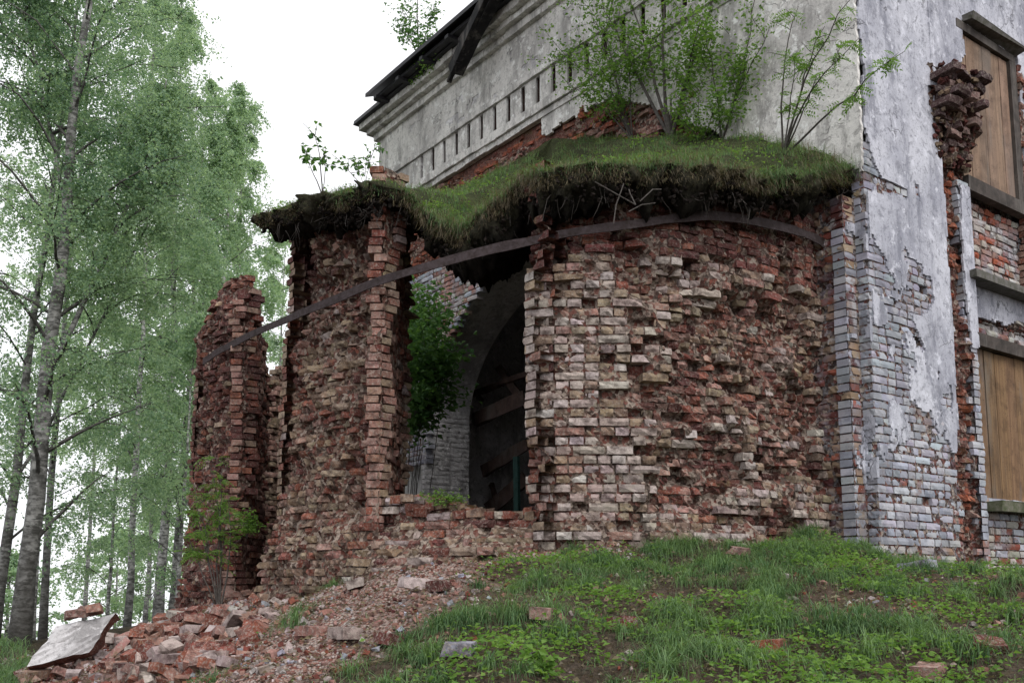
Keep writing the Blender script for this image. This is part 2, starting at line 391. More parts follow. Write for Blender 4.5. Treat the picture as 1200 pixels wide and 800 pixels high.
_us = np.linspace(0, AP.L, 3000)
def curve_hit(px, py, off=0.0):
    """where the sight line of a picture point meets the outer face of the apse, moved out by off: u, z, point"""
    d = ray(px, py)
    tn, nr = AP.frame(_us); P = AP.pos(_us, 0*_us)[:, :2]+nr[:, :2]*off
    cr = P[:, 0]*d[1]-P[:, 1]*d[0]
    s = np.where(np.sign(cr[:-1]) != np.sign(cr[1:]))[0]
    best = None
    for i in s:
        k = cr[i]/(cr[i]-cr[i+1]); p = P[i]+(P[i+1]-P[i])*k; dist = np.linalg.norm(p)
        if best is None or dist < best[0]: best = (dist, _us[i]+(_us[i+1]-_us[i])*k, p)
    if best is None:
        ang = np.abs(cr)/np.linalg.norm(P, axis=1); i = int(np.argmin(ang)); best = (np.linalg.norm(P[i]), _us[i], P[i])
    z = d[2]/np.linalg.norm(d[:2])*best[0]
    return best[1], z, np.array([best[2][0], best[2][1], z])
def seg(u0, u1, n=40, off=0.0):
    u = np.linspace(u0, u1, n); t, o = AP.at(u); tn, nr = AP.frame(u)
    nt = nr[:, :2] @ AV; no = -(nr[:, :2] @ BV)
    return np.stack([t+nt*off, o+no*off], -1)

# ------------------------------------------------------------------ ground
def gauss(x, y, cx, cy, a, sx, sy=None): return a*np.exp(-((x-cx)/sx)**2-((y-cy)/(sy or sx))**2)
def ground_z(x, y):
    x = np.asarray(x, float); y = np.asarray(y, float)
    yy = np.maximum(y, 4.0)
    g = np.minimum(-1.3+0.2*y, 0.26+0.0*y)
    g = np.where(y < 0, -1.3, g)
    g = 0.26-np.logaddexp(0, (0.26-(-1.32+0.2*np.maximum(y, 0)))/0.12)*0.12
    g = g-0.66*sstep(2.7, 4.1, x)*sstep(7, 9.3, y)
    w = sstep(-0.56, 0.02, x/yy)
    g = -0.95+(g+0.95)*w
    g = g+gauss(x, y, 2.6, 8.35, 0.15, 0.55, 0.5)-gauss(x, y, 4.3, 9.6, 0.13, 0.7, 0.6)+gauss(x, y, 1.5, 8.3, 0.06, 0.9, 0.5)+gauss(x, y, 0.1, 8.25, 0.05, 0.6, 0.5)
    g = g+gauss(x, y, -3.3, 9.4, 0.16, 0.8, 1.1)+gauss(x, y, -3.6, 11.4, 0.25, 0.7, 0.9)+gauss(x, y, -2.8, 7.4, 0.06, 0.6, 0.9)
    g = g+gauss(x, y, 5.6, 10.2, 0.2, 1.2, 0.6)
    far = np.maximum(y-15, 0); g = g-0.0022*far**1.5*sstep(0, 20, far)-0.035*far
    g = g-0.04*np.maximum(-x-7, 0)
    near = sstep(30, 14, y)
    g = g+near*(0.10*fbm(x*1.3, y*1.3, 0, 5)+0.09*fbm(x*3.3, y*3.3, 0, 9, 3)+0.03*fbm(x*11, y*11, 0, 10, 2))
    return g
def ground_hit(px, py):
    d = ray(px, py); s = np.arange(3.0, 40, 0.01); P = d[None]*s[:, None]
    g = ground_z(P[:, 0], P[:, 1]); k = np.where(P[:, 2] < g)[0]
    i = k[0] if len(k) else len(s)-1
    return np.array([P[i, 0], P[i, 1], g[i]])
def grass_amount(x, y):
    """how grassy the slope is (1) against bare brick crumbs (0)"""
    px, py = project(np.stack([x, y, ground_z(x, y)], -1))
    n = fbm(np.asarray(x)*1.1, np.asarray(y)*1.1, 0, 41)*1.0+fbm(np.asarray(x)*3.1, np.asarray(y)*3.1, 3, 43)*0.5
    base = sstep(-0.75, 0.75, np.asarray(x)+1.15-0.40*(np.asarray(y)-4.6))
    g = np.clip(base*1.1-0.02+n*0.85, 0, 1); q = np.asarray(x)/np.maximum(np.asarray(y), 1)
    g = g*(1-.75*sstep(7.3, 8.1, y)*sstep(1.3, .5, x)*sstep(-1.2, -.5, x))
    return np.maximum(g, sstep(-0.47, -0.53, q)*sstep(4, 6, y))
def build_ground():
    xs = np.concatenate([-np.geomspace(400, 7.3, 40), np.arange(-7.2, 8.2, 0.06), np.geomspace(8.3, 400, 40)])
    ys = np.concatenate([np.linspace(-60, 2.4, 20), np.arange(2.5, 16, 0.06), np.geomspace(16.2, 400, 60)])
    X, Y = np.meshgrid(xs, ys, indexing='ij'); Z = ground_z(X, Y)
    V = np.stack([X, Y, Z], -1).reshape(-1, 3); nx, ny = X.shape
    i = np.arange(nx-1)[:, None]*ny; j = np.arange(ny-1)[None]
    Q = np.stack([i+j, i+ny+j, i+ny+j+1, i+j+1], -1).reshape(-1, 4)
    g = grass_amount(X, Y); g = np.where((Y > 13) | (X < -5.2), 1, g).reshape(-1, 1)
    a = np.array([[0.145, 0.08, 0.062, 1]]); b = np.array([[0.05, 0.04, 0.024, 1]])  # crumb colour lowered, the shade lying there put into it
    c = a+(b-a)*g**.5; nn = (1+0.5*fbm(X*6, Y*6, 1, 3)).reshape(-1, 1); c[:, :3] *= nn; c[:, 3] = np.clip(1.05-g[:, 0]*1.9, 0.04, 1)*(Y.ravel() < 13)
    return tag(obj_np('ground', V, Q, None, c, M['ground'], None, True, np.zeros(3)), kind='structure')
build_ground()

# ------------------------------------------------------------------ bricks
CH, JT = 0.0835, 0.013
_tpl = {}
def brick_tpl(nx, nz):
    if (nx, nz) in _tpl: return _tpl[(nx, nz)]
    gx, gz = np.meshgrid(np.linspace(-.5, .5, nx+1), np.linspace(-.5, .5, nz+1), indexing='ij')
    m = nz+1; idx = lambda i, j: i*m+j
    Q = [[idx(i, j), idx(i+1, j), idx(i+1, j+1), idx(i, j+1)] for i in range(nx) for j in range(nz)]
    ring = [idx(i, 0) for i in range(nx)]+[idx(nx, j) for j in range(nz)]+[idx(i, nz) for i in range(nx, 0, -1)]+[idx(0, j) for j in range(nz, 0, -1)]
    n0 = (nx+1)*m
    for a in range(len(ring)):
        b = (a+1) % len(ring); Q.append([ring[b], ring[a], n0+a, n0+b])
    edge = np.zeros(n0, bool); edge[ring] = True
    cor = np.zeros(n0, bool); cor[[idx(0, 0), idx(nx, 0), idx(0, nz), idx(nx, nz)]] = True
    _tpl[(nx, nz)] = (gx.ravel(), gz.ravel(), np.array(Q), np.array(ring), edge, cor); return _tpl[(nx, nz)]
def brick_geo(w, h, dep, amp, rough):
    nx = 4 if w > 0.18 else 3; nz = 2
    gx, gz, Q, ring, edge, cor = brick_tpl(nx, nz)
    n = len(gx); x, z = gx*w, gz*h
    y = rng.normal(0, amp*.8, n)+rng.normal(0, rough*.35)*gx+rng.normal(0, rough*0.22)*gz
    x0, z0 = x[ring].copy(), z[ring].copy()
    y = y-np.where(edge, rng.uniform(0.001, 0.004+amp, n), 0)-np.where(cor, rng.uniform(0.0, 0.006+amp*1.3, n), 0)
    sh = np.where(edge, 1-rng.uniform(0, 0.04+amp*4, n), 1.0); x = x*sh; z = z*np.where(edge, 1-rng.uniform(0, 0.06+amp*6, n), 1)
    V = np.stack([np.r_[x, x0], np.r_[y, np.full(len(ring), -dep)], np.r_[z, z0]], -1)
    return V, Q
PAL = dict(
    pale=[(0.40, 0.335, 0.305), (0.37, 0.305, 0.285), (0.44, 0.385, 0.36), (0.34, 0.265, 0.245)],
    ochre=[(0.27, 0.19, 0.13), (0.23, 0.16, 0.115), (0.30, 0.225, 0.16)],
    pink=[(0.30, 0.165, 0.135), (0.27, 0.14, 0.11), (0.33, 0.20, 0.165)],
    red=[(0.20, 0.062, 0.042), (0.235, 0.08, 0.05), (0.165, 0.05, 0.038)],
    maroon=[(0.10, 0.032, 0.029), (0.12, 0.040, 0.034), (0.08, 0.028, 0.026)],
    bright=[(0.30, 0.085, 0.045), (0.27, 0.075, 0.04)],
    white=[(0.36, 0.367, 0.412), (0.33, 0.338, 0.385), (0.39, 0.393, 0.43), (0.27, 0.278, 0.322)],
    cream=[(0.42, 0.39, 0.35), (0.38, 0.355, 0.325)])
def pick(cls, jit=0.12):
    p = PAL[cls]; c = np.array(p[rng.integers(len(p))]); return c*(1+rng.normal(0, jit))*(1+rng.normal(0, 0.03, 3))
class Wall:
    """a stretch of brickwork along a path: its bricks (pos, frame, size, colour) and the mortar behind them"""
    def __init__(s, path, u0, u1, z0, z1, inside, ero, style, p_str=0.34, miss=None, mortar=(0.34, 0.27, 0.225), jit=0.012, zoff=0.0, back=0.016, depth=0.14, bumpy=0.024, spans=None):
        s.path, s.bricks, s.holes = path, [], []
        k = 0; z = z0
        while z < z1:
            row = []
            for (a, b) in (spans or [(u0, u1)]):
                ws = []
                while sum(ws)+len(ws)*JT < b-a-0.06:
                    ws.append((0.262 if rng.random() < p_str and b-a-sum(ws) > 0.25 else 0.124)*rng.uniform(0.9, 1.08))
                if not ws: ws = [b-a]
                f = (b-a-len(ws)*JT)/sum(ws); u = a
                if k % 2: ws = ws[::-1]
                for w in ws: row.append((u+w*f/2+JT/2, w*f)); u += w*f+JT
            k += 1; zc = z+(CH-JT)/2
            for uc, w in row:
                if not inside(uc, zc): continue
                e = float(ero(uc, zc)); cls, amp, rough = style(uc, zc, e)
                if rng.random() < (miss(uc, zc, e) if miss else 0.0):
                    s.holes.append((uc, zc, w, rng.uniform(0.015, 0.10))); continue
                cc = pick(cls)
                al = {'pale': .6, 'ochre': .6, 'pink': .8, 'red': .6, 'maroon': .35, 'bright': .2, 'white': .5, 'cream': .5}[cls]
                s.bricks.append((uc, zc, w, CH-JT*rng.uniform(0.75, 1.3), -e+rng.normal(0, jit), amp, rough, (cc[0], cc[1], cc[2], al)))
            z += CH
        st = 0.032
        nu, nz = max(2, int((u1-u0)/st)+1), max(2, int((z1-z0)/st)+1)
        U, Z = np.meshgrid(np.linspace(u0, u1, nu), np.linspace(z0, z1, nz), indexing='ij')
        E = np.vectorize(lambda a, b: float(ero(a, b)))(U, Z) if not getattr(ero, 'vec', False) else ero(U, Z)
        I = np.vectorize(lambda a, b: bool(inside(a, b)))(U, Z)
        H = np.zeros_like(U)
        for (hu, hz, hw, hd) in s.holes:
            m = (abs(U-hu) < hw/2+0.012) & (abs(Z-hz) < CH/2); H[m] = np.maximum(H[m], hd)
        P = path.pos(U, Z); tn, nr = path.frame(U)
        nn = fbm(P[..., 0]*13, P[..., 1]*13, P[..., 2]*13, 3, 4)
        n2 = vn(P[..., 0]*34, P[..., 1]*34, P[..., 2]*34, 8)
        d = -E-back+bumpy*(nn*1.5+n2*0.6)*(0.55+np.clip(E*7, 0, 1))-H
        V = P+nr*d[..., None]
        i = np.arange(nu-1)[:, None]*nz; j = np.arange(nz-1)[None]
        Q = np.stack([i+j, i+nz+j, i+nz+j+1, i+j+1], -1)
        ok = I[:-1, :-1] & I[1:, :-1] & I[1:, 1:] & I[:-1, 1:]
        c = np.zeros(V.shape[:2]+(4,)); c[..., :3] = mortar; c[..., 3] = 1
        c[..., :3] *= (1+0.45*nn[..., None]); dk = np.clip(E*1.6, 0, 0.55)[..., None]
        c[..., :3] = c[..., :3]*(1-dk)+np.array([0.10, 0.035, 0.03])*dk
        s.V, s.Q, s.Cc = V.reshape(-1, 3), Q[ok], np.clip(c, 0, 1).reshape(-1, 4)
        s.depth = depth
    def geo(s, b):
        uc, zc, w, h, d, amp, rough, c = b
        V, Q = brick_geo(w, h, s.depth, amp, rough)
        tn, nr = s.path.frame(uc); p = s.path.pos(uc, zc); up = np.array([0, 0, 1.0])
        a = rng.normal(0, 0.012+rough*0.12); tn2 = tn*math.cos(a)+up*math.sin(a); up2 = up*math.cos(a)-tn*math.sin(a)
        yaw = rng.normal(0, 0.015+rough*0.25); tn3 = tn2*math.cos(yaw)+nr*math.sin(yaw); nr3 = nr*math.cos(yaw)-tn2*math.sin(yaw)
        return p+nr*d+V[:, :1]*tn3+V[:, 1:2]*nr3+V[:, 2:]*up2, Q, c
    def size(s, b):
        p = s.path.pos(b[0], b[1]); tn, nr = s.path.frame(b[0]); l = np.linalg.norm(p)
        px, py = project(p)
        if not (-5 < px < 1205 and -5 < py < 800): return 0
        return b[2]*b[3]*max(0, -(nr @ p)/l)/l**2
def place_bricks(walls, parents, n_single, mats, name='brick', stuff='brickwork', score=None):
    """the n_single largest bricks as objects of their own, the others of each wall joined into one"""
    al = [((score or (lambda w, b: w.size(b)))(w, b), k, i) for k, w in enumerate(walls) for i, b in enumerate(w.bricks)]
    al.sort(reverse=True); single = {(k, i) for sc, k, i in al[:n_single] if sc > 0}
    for k, w in enumerate(walls):
        mb = MB()
        for i, b in enumerate(w.bricks):
            V, Q, c = w.geo(b)
            if (k, i) in single: obj_np(name, V, Q, None, np.array(c), mats[k], parents[k])
            else: mb.add(V, Q, col=c)
        if mb.n: tag(mb.build(stuff, mats[k], parents[k]), kind='stuff')
class Ero:
    vec = True
    def __init__(s, f): s.f = f
    def __call__(s, u, z): return s.f(np.asarray(u, float), np.asarray(z, float))

# ------------------------------------------------------------------ the church
church = thing('ruined_church', tuple(W3(5, -4, -0.6)), 'abandoned brick church with flaking pale plaster, boarded windows and a broken rounded apse', 'church')
def key(px, py): return curve_hit(px, py)
uR, zR, _ = key(614, 450); uPr, _, _ = key(447, 450); uPl, _, _ = key(326, 480); uSr, _, _ = key(282, 500); uSl, _, _ = key(215, 560)
uEnd0 = 0.05
# right-hand mass of the apse wall
tR, oR = AP.at(uR)
right_path = Path(np.vstack([seg(uEnd0, uR, 60), [[tR+0.02, oR-0.45], [tR+0.05, oR-0.85]], seg(uR-0.2, 0.2, 40, -0.85)]), 0.045)
uRc = float(np.interp(0, [0, 1], [0, 1]))
LR = float(np.sum(np.linalg.norm(np.diff(seg(uEnd0, uR, 60), axis=0), axis=1)))
def eroR(u, z):
    pt = fbm(u*0.9+3, z*0.9, 0, 21, 4); fine = fbm(u*3.2, z*3.6, 2, 22, 3)
    patch = sstep(0.09, 0.27, pt+0.5*fine+0.10*sstep(1.3, .3, u)+0.05*sstep(2.2, 3.0, z))
    e = 0.115*patch+0.03*fine+0.05*sstep(0.25, 0.5, pt)
    e = e+0.05*sstep(0.9, 0.2, u)*(0.5+fine)                       # eroded towards the corner
    e = e+0.07*sstep(2.75, 3.3, z)*(0.6+fine)                      # and under the turf
    e = e+np.clip(0.12*fbm(u*0+4, z*2.8, 0, 5)+0.02, 0, .2)*sstep(LR-0.3, LR, u)
    e = e-0.05*sstep(0.9, 0.3, z)*sstep(0.35, 0.0, pt)
    return np.clip(e, -0.08, 0.24)
def styR(u, z, e):
    n = float(vn(u*5, z*6, 1, 31)); m = float(fbm(u*1.1, z*1.1, 0, 32)); r = rng.random()
    r = float(np.clip(0.55*r+0.45*(0.5+1.25*m), 0, 1))
    if z > 2.95: cls = 'maroon' if r < .55 else ('red' if r < .8 else 'ochre')
    elif e > 0.12: cls = ('maroon' if r < .38 else 'red' if r < .58 else 'pink' if r < .78 else 'ochre')
    elif e > 0.065: cls = ('red' if r < .18 else 'maroon' if r < .36 else 'pink' if r < .60 else 'ochre' if r < .80 else 'pale')
    else: cls = ('pale' if r < .58 else 'ochre' if r < .72 else 'pink' if r < .86 else 'red' if r < .93 else 'maroon')
    if u < 1.6 and cls == 'pale' and r < 0.3: cls = 'ochre'
    if z < 0.75 and cls == 'pale' and r < 0.22: cls = 'ochre'
    rough = 0.03+max(0, e)*0.8; amp = 0.0055+max(0, e)*0.05
    return cls, amp, rough
missR = lambda u, z, e: 0.06+0.25*max(0, e-0.06)+(0.10 if float(fbm(u*2.1, z*2.1, 0, 77)) > 0.2 else 0)
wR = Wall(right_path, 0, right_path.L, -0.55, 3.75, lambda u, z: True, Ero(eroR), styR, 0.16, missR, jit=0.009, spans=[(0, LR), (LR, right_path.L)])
apse = tag(obj_np('apse_wall', wR.V, wR.Q, None, wR.Cc, M['mortar'], church))
# middle pier
tP, oP = AP.at(uPr); tL, oL = AP.at(uPl)
mid_out = seg(uPr, uPl, 40)
_tj = hit(471, 450, 'o', oP-0.80)[0]
mid_path = Path(np.vstack([[[_tj, oP-0.80]], mid_out, [[tL+0.02, oL-0.9], [_tj+0.12, oP-0.95], [_tj+0.01, oP-0.81]]]), 0.035)
JL = math.hypot(_tj-tP, 0.80); ML = float(np.sum(np.linalg.norm(np.diff(mid_out, axis=0), axis=1)))
_lz = [-0.6, 0.3, 0.9, 1.6, 2.3, 2.75, 3.05, 3.35, 3.6, 4.0]; _le = [-0.10, 0.0, -0.02, 0.02, 0.03, 0.1, 0.20, 0.14, 0.16, 0.12]
def eroM(u, z):
    v = u-JL; fine = fbm(u*3.3, z*3.6, 5, 24, 3); pt = fbm(u*1.1, z*1.3, 0, 25, 4)
    out = sstep(-0.02, 0.06, v)*sstep(ML+0.02, ML-0.06, v)
    e = out*(0.11+0.20*pt+0.10*fine)
    e = e+out*0.10*sstep(2.6, 3.4, z)*(0.5+fine)
    e = e-out*(0.22*sstep(0.9, 0.0, z)+0.05*sstep(1.6, .8, z))
    jam = sstep(0.06, -0.02, v); e = e+jam*0.012*fine
    e = e-out*0.06*sstep(0.22, 0.12, v)+out*0.05*sstep(0.2, 0.28, v)*sstep(.5, .3, v)
    lft = sstep(ML-0.35, ML+0.02, v)*sstep(ML+1.0, ML+0.6, v)
    e = e+lft*(np.interp(z, _lz, _le)+0.07*fine)
    return np.clip(e, -0.3, 0.34)
def styM(u, z, e):
    v = u-JL; r = float(np.clip(.6*rng.random()+.4*(.5+1.3*fbm(u*1.3, z*1.3, 0, 33)), 0, 1))
    if v < 0: return ('pink' if r < .5 else 'red' if r < .8 else 'pale'), 0.003, 0.015
    if v < 0.2: return ('pink' if r < .35 else 'ochre' if r < .6 else 'red' if r < .9 else 'pale'), 0.008, 0.06
    cls = 'maroon' if r < .20 else 'red' if r < .36 else 'ochre' if r < .68 else 'pink' if r < .86 else 'pale'
    if z > 3.0 and r < .5: cls = 'maroon'
    return cls, 0.010, 0.13
wM = Wall(mid_path, 0, mid_path.L, -0.6, 4.15, lambda u, z: not (JL+ML-max(0, 1.1*float(eroM(JL+ML+0.12, z)))-0.01 < u < JL+ML), Ero(eroM), styM, 0.18, lambda u, z, e: 0.09 if JL+.25 < u < JL+ML else 0.01, (0.31, 0.235, 0.18), 0.02, back=0.012, bumpy=0.036, spans=[(0, JL), (JL, JL+ML), (JL+ML, mid_path.L)])
pier = obj_np('window_pier', wM.V, wM.Q, None, wM.Cc, M['mortar'], church)
# low wall under the window between them
_sz = [(470, 575), (490, 592), (500, 580), (520, 588), (560, 596), (590, 598), (614, 592)]
sill_z = [key(x, y)[:2] for x, y in _sz][::-1]
su = [k[0] for k in sill_z]; sz = [k[1] for k in sill_z]
t0_, o0_ = AP.at(uR-0.05); t1_, o1_ = AP.at(uPr+0.05)
sill_seg = seg(uR-0.1, uPr+0.1, 20, -0.08)
sill_path = Path(sill_seg, 0.05); uo = uR-0.1
ztop = lambda u: np.interp(u+uo, su, sz)
def eroS(u, z):
    fine = fbm(u*3.4, z*3.6, 7, 28, 3)
    return np.clip(0.05+0.14*fine-0.55*sstep(0.75, -0.1, z)-0.0*u, -0.6, 0.2)
def styS(u, z, e):
    r = rng.random(); cls = 'ochre' if r < .38 else 'pale' if r < .56 else 'red' if r < .74 else 'maroon' if r < .9 else 'pink'
    return cls, 0.008, 0.07
wS = Wall(sill_path, 0, sill_path.L, -0.6, 0.95, lambda u, z: z < ztop(u)-0.03, Ero(eroS), styS, 0.4, lambda u, z, e: 0.05, (0.33, 0.26, 0.20), 0.024, back=0.012, bumpy=0.036)
sill = obj_np('window_sill_wall', wS.V, wS.Q, None, wS.Cc, M['mortar'], church)
tb = MB()                                                           # rubble top of the low wall, through its thickness
for k in range(150):
    u = rng.uniform(0, sill_path.L); dd = rng.uniform(0.02, 0.8); tn, nr = sill_path.frame(u)
    p = sill_path.pos(u, ztop(u)-0.06+rng.normal(0, 0.012))-nr*dd; a = rng.uniform(0, 6.28)
    s = rng.uniform(0.06, 0.13)
    tb.box(p, np.array([math.cos(a), math.sin(a), rng.normal(0, .1)])*s, np.array([-math.sin(a), math.cos(a), rng.normal(0, .1)])*s*.5, np.array([rng.normal(0, .1), rng.normal(0, .1), 1])*0.036, (*pick('ochre' if rng.random() < .6 else 'red'), .6), 0.006)
tag(tb.build('broken_top', M['brick'], sill), kind='stuff')
# remnant of the apse's far flank
fl_path = Path([(9.0, 0.2), (8.8, 1.8), (8.3, 2.75), (8.75, 3.2)], 0.05)
wF = Wall(fl_path, 0, fl_path.L, -0.6, 3.6, lambda u, z: z < 3.15+0.25*float(vn(u*4, 3, 0, 4)), Ero(lambda u, z: 0.02+0.05*fbm(u*3, z*3, 0, 9)),
          lambda u, z, e: ('pink' if rng.random() < .6 else 'ochre', 0.004, 0.02), 0.35, lambda u, z, e: 0.03)
flank = obj_np('flank_wall', wF.V, wF.Q, None, wF.Cc, M['mortar'], church)

# front (whitewashed) wall: corner pilaster
fp = Path([(0, -1.62), (0, 0), (0.125, 0.0), (0.125, 0.19), (0.62, 0.19), (0.62, 0.5)], 0.012)
Bu = lambda px, py, t=0.0: (lambda r: (-r[1], r[2]))(hit(px, py, 't', t))
_pl = [Bu(*p) for p in [(1008, 60), (1012, 150), (1016, 170), (1040, 232), (1062, 222), (1070, 250), (1052, 258), (1062, 300), (1080, 312), (1090, 330), (1094, 352), (1076, 372), (1062, 366), (1080, 400), (1096, 432), (1112, 452), (1119, 492)]]
pz = np.array([p[1] for p in _pl][::-1]); pu = np.array([p[0] for p in _pl][::-1])
def plaster_edge(z): return np.interp(z, pz, pu)
def eroF(u, z):
    f = fbm(u*4, z*4, 9, 51, 3); v = u-1.62
    e = 0.006*f+np.where((v > -0.02) & (v < 0.34), 0.0, 0)
    e = e+0.11*sstep(1.62-1.42, 1.62-1.56, u)*0+np.where(u < 0.16, 0.05+0.10*f, 0)*sstep(4.7, 4.3, z)
    e = e+np.where((v > 0.13), 0.03+0.06*f, 0)*sstep(0.0, 0.01, v-0.13)*np.where(v > 0.33, 1, 0.25)
    e = e+np.where(abs(v) < 0.09, 0.05*sstep(0.14, 0.18, fbm(u*0+2, z*2.2, 0, 61)), 0)
    return np.clip(e, -0.02, 0.25)
def styF(u, z, e):
    v = u-1.62; r = rng.random()
    if v > 0.32: return ('ochre' if r < .55 else 'red' if r < .75 else 'maroon'), 0.006, 0.05
    if z > 3.5 and v > 0.0: return ('ochre' if r < .5 else 'maroon'), 0.005, 0.03
    if 0 < v < 0.125: return 'white', 0.004, 0.02
    if z < 0.36: return ('cream' if r < .5 else 'red' if r < .72 else 'ochre'), 0.005, 0.03
    if u < 0.2 and r < 0.6: return ('red' if r < .35 else 'maroon' if r < .45 else 'pink'), 0.006, 0.06
    if r < 0.012: return 'red', 0.004, 0.02
    if e > 0.06: return ('red' if r < .6 else 'pink'), 0.007, 0.06
    return 'white', 0.0022, 0.012
inF = lambda u, z: z < (4.45 if u < 1.58 else 4.2) and (z < 3.9 or u <= 1.75)
wB = Wall(fp, 0, fp.L, -0.55, 6.6, inF, Ero(eroF), styF, 0.38, lambda u, z, e: 0.012+(0.05 if z < .4 else 0), (0.30, 0.295, 0.32), 0.0045, back=0.009, bumpy=0.012, spans=[(0, 1.62), (1.62, 1.745), (1.745, 1.935), (1.935, fp.L)])
front = obj_np('front_wall', wB.V, wB.Q, None, wB.Cc, M['mortar'], church)

def sheet(path, u0, u1, z0, z1, mask, out, thick, step, name, mat, parent, amp=0.004, seed=1):
    nu, nz = int((u1-u0)/step)+1, int((z1-z0)/step)+1
    U, Z = np.meshgrid(np.linspace(u0, u1, nu), np.linspace(z0, z1, nz), indexing='ij')
    Um = (U[1:, 1:]+U[:-1, :-1])/2; Zm = (Z[1:, 1:]+Z[:-1, :-1])/2
    Mk = mask(Um, Zm)
    P = path.pos(U, Z); tn, nr = path.frame(U)
    jx = vn(P[..., 0]*31, P[..., 1]*31, P[..., 2]*31, seed)*step*0.4
    d = out+amp*(fbm(P[..., 0]*5, P[..., 1]*5, P[..., 2]*5, seed+3, 4)*2)
    P = P+tn*jx[..., None]*0.8+np.array([0, 0, 1.0])*np.roll(jx, 7)[..., None]*0.8
    V0 = (P+nr*d[..., None]).reshape(-1, 3); V1 = (P+nr*(d-thick)[..., None]).reshape(-1, 3)
    i, j = np.where(Mk); b = i*nz+j
    Q = [np.stack([b, b+nz, b+nz+1, b+1], -1)]
    pad = np.pad(Mk, 1); N = len(V0)
    for di, dj, e0, e1 in ((-1, 0, 1, 0), (1, 0, nz, nz+1), (0, -1, 0, nz), (0, 1, nz+1, 1)):
        s = Mk & ~pad[1+di:1+di+Mk.shape[0], 1+dj:1+dj+Mk.shape[1]]; i, j = np.where(s); b = i*nz+j
        Q.append(np.stack([b+e1, b+e0, b+e0+N, b+e1+N], -1))
    return obj_np(name, np.vstack([V0, V1]), np.concatenate(Q), None, None, mat, parent)
def mask_front(U, Z):
    u = 1.62-U                                                     # distance from the corner
    n = 0.10*fbm(U*3.5, Z*3.5, 0, 71, 4)
    m = (u+n > plaster_edge(Z)) & (u < 1.53+0.03*vn(Z*3, 0, 0, 5)) & (Z > 1.62)
    m &= ~((abs(u-0.98) < 0.045+0.03*n) & (abs(Z-4.14) < 0.09+0.2*n))
    isl = (fbm(U*2.6+4, Z*2.6, 0, 73, 5) > 0.15+.05*(Z < 2)) & (u > 0.05) & (u < 1.5) & (Z > 1.0)
    return m | isl
sheet(fp, 0.0, 1.62, 0.4, 6.65, mask_front, 0.014, 0.03, 0.026, 'plaster', M['plaster'], front, 0.004, 11)
sheet(fp, 1.60, 1.94, 0.9, 4.3, lambda U, Z: (fbm(U*4, Z*2.2, 0, 75, 5) > .04+.3*(Z < 2.4)) & (Z < 3.6), 0.010, 0.025, 0.022, 'plaster', M['plaster'], front, 0.004, 12)
# wall to the right of the pilaster
seam = Path([(0.045, -2.0), (0.045, -1.45)], 0.02)
wE = Wall(seam, 0, seam.L, -0.55, 5.4, lambda u, z: True, Ero(lambda u, z: 0.05+0.14*fbm(u*4, z*3.2, 0, 81, 3)),
          lambda u, z, e: ('bright' if rng.random() < (.3+.25*(z > 3.6)) else 'red' if rng.random() < .6 else 'pink', 0.011, 0.12), 0.25, lambda u, z, e: .12, (0.22, 0.13, 0.11), 0.025, bumpy=0.03)
seam_o = obj_np('broken_seam', wE.V, wE.Q, None, wE.Cc, M['mortar'], church)
strip = Path([(0.16, -2.15), (0.03, -2.15), (0.03, -1.78)], 0.012)
wT = Wall(strip, 0, strip.L, -0.2, 4.5, lambda u, z: z > 0.95 or u < 9, Ero(lambda u, z: 0.01+0.02*fbm(u*4, z*4, 0, 83)+0.12*sstep(0.16, 0.28, u-0.13+0.12*vn(z*3, 1, 0, 5))),
          lambda u, z, e: ('white' if e < .05 and z > .5 else 'red' if rng.random() < .5 else 'pink', 0.003, 0.02), 0.4, lambda u, z, e: 0.02, (0.3, 0.28, 0.28), 0.006, back=0.016, bumpy=0.012, spans=[(0, .13), (.13, strip.L)])
strip_o = obj_np('window_reveal', wT.V, wT.Q, None, wT.Cc, M['mortar'], church)
sheet(strip, 0.0, 0.42, 2.55, 4.5, lambda U, Z: (U-0.13 < 0.19+0.10*fbm(Z*2, U*2, 0, 6)+0.03*(Z-3)) & (Z > 2.62+0.2*fbm(U*6, Z, 0, 5)) & ((Z > 3.52) | (Z < 3.40) | (U > .14)), 0.012, 0.025, 0.026, 'plaster', M['plaster'], strip_o, 0.003, 15)
fill = Path([(0.17, -4.4), (0.17, -2.10)], 0.02)
def inFill(u, z): return z < 0.92 or 2.78 < z < 4.46
def styFill(u, z, e):
    r = rng.random()
    if z > 3.4: return ('cream' if r < .40 else 'pink' if r < .75 else 'bright'), 0.005, 0.03
    if z < 1: return ('cream' if r < .6 else 'red' if r < .75 else 'white'), 0.005, 0.03
    return ('cream' if r < .5 else 'pink' if r < .75 else 'red'), 0.005, 0.04
wI = Wall(fill, 0, fill.L, -0.55, 4.5, inFill, Ero(lambda u, z: 0.01+0.02*fbm(u*4, z*4, 0, 85)+np.where((z > 2.95) & (z < 3.08), 0.06, 0)-np.where(z < .92, 0.10, 0)), styFill, 0.45, lambda u, z, e: 0.01, (0.2, 0.17, 0.16), 0.006, back=0.02, bumpy=0.012)
fill_o = obj_np('window_infill', wI.V, wI.Q, None, wI.Cc, M['mortar'], church)
sheet(fill, 0, fill.L, 3.0, 3.44, lambda U, Z: Z > 3.06+0.06*fbm(U*4, 0, 0, 3)+0.1*sstep(0.9, 1.3, fill.L-U), 0.015, 0.03, 0.026, 'plaster_panel', M['plaster'], fill_o, 0.004, 17)
lb = MB(); tbox(lb, -0.06, 0.2, -4.4, -2.03, 3.415, 3.475, jit=0.008); lb.build('stone_ledge', M['dirty'], church)
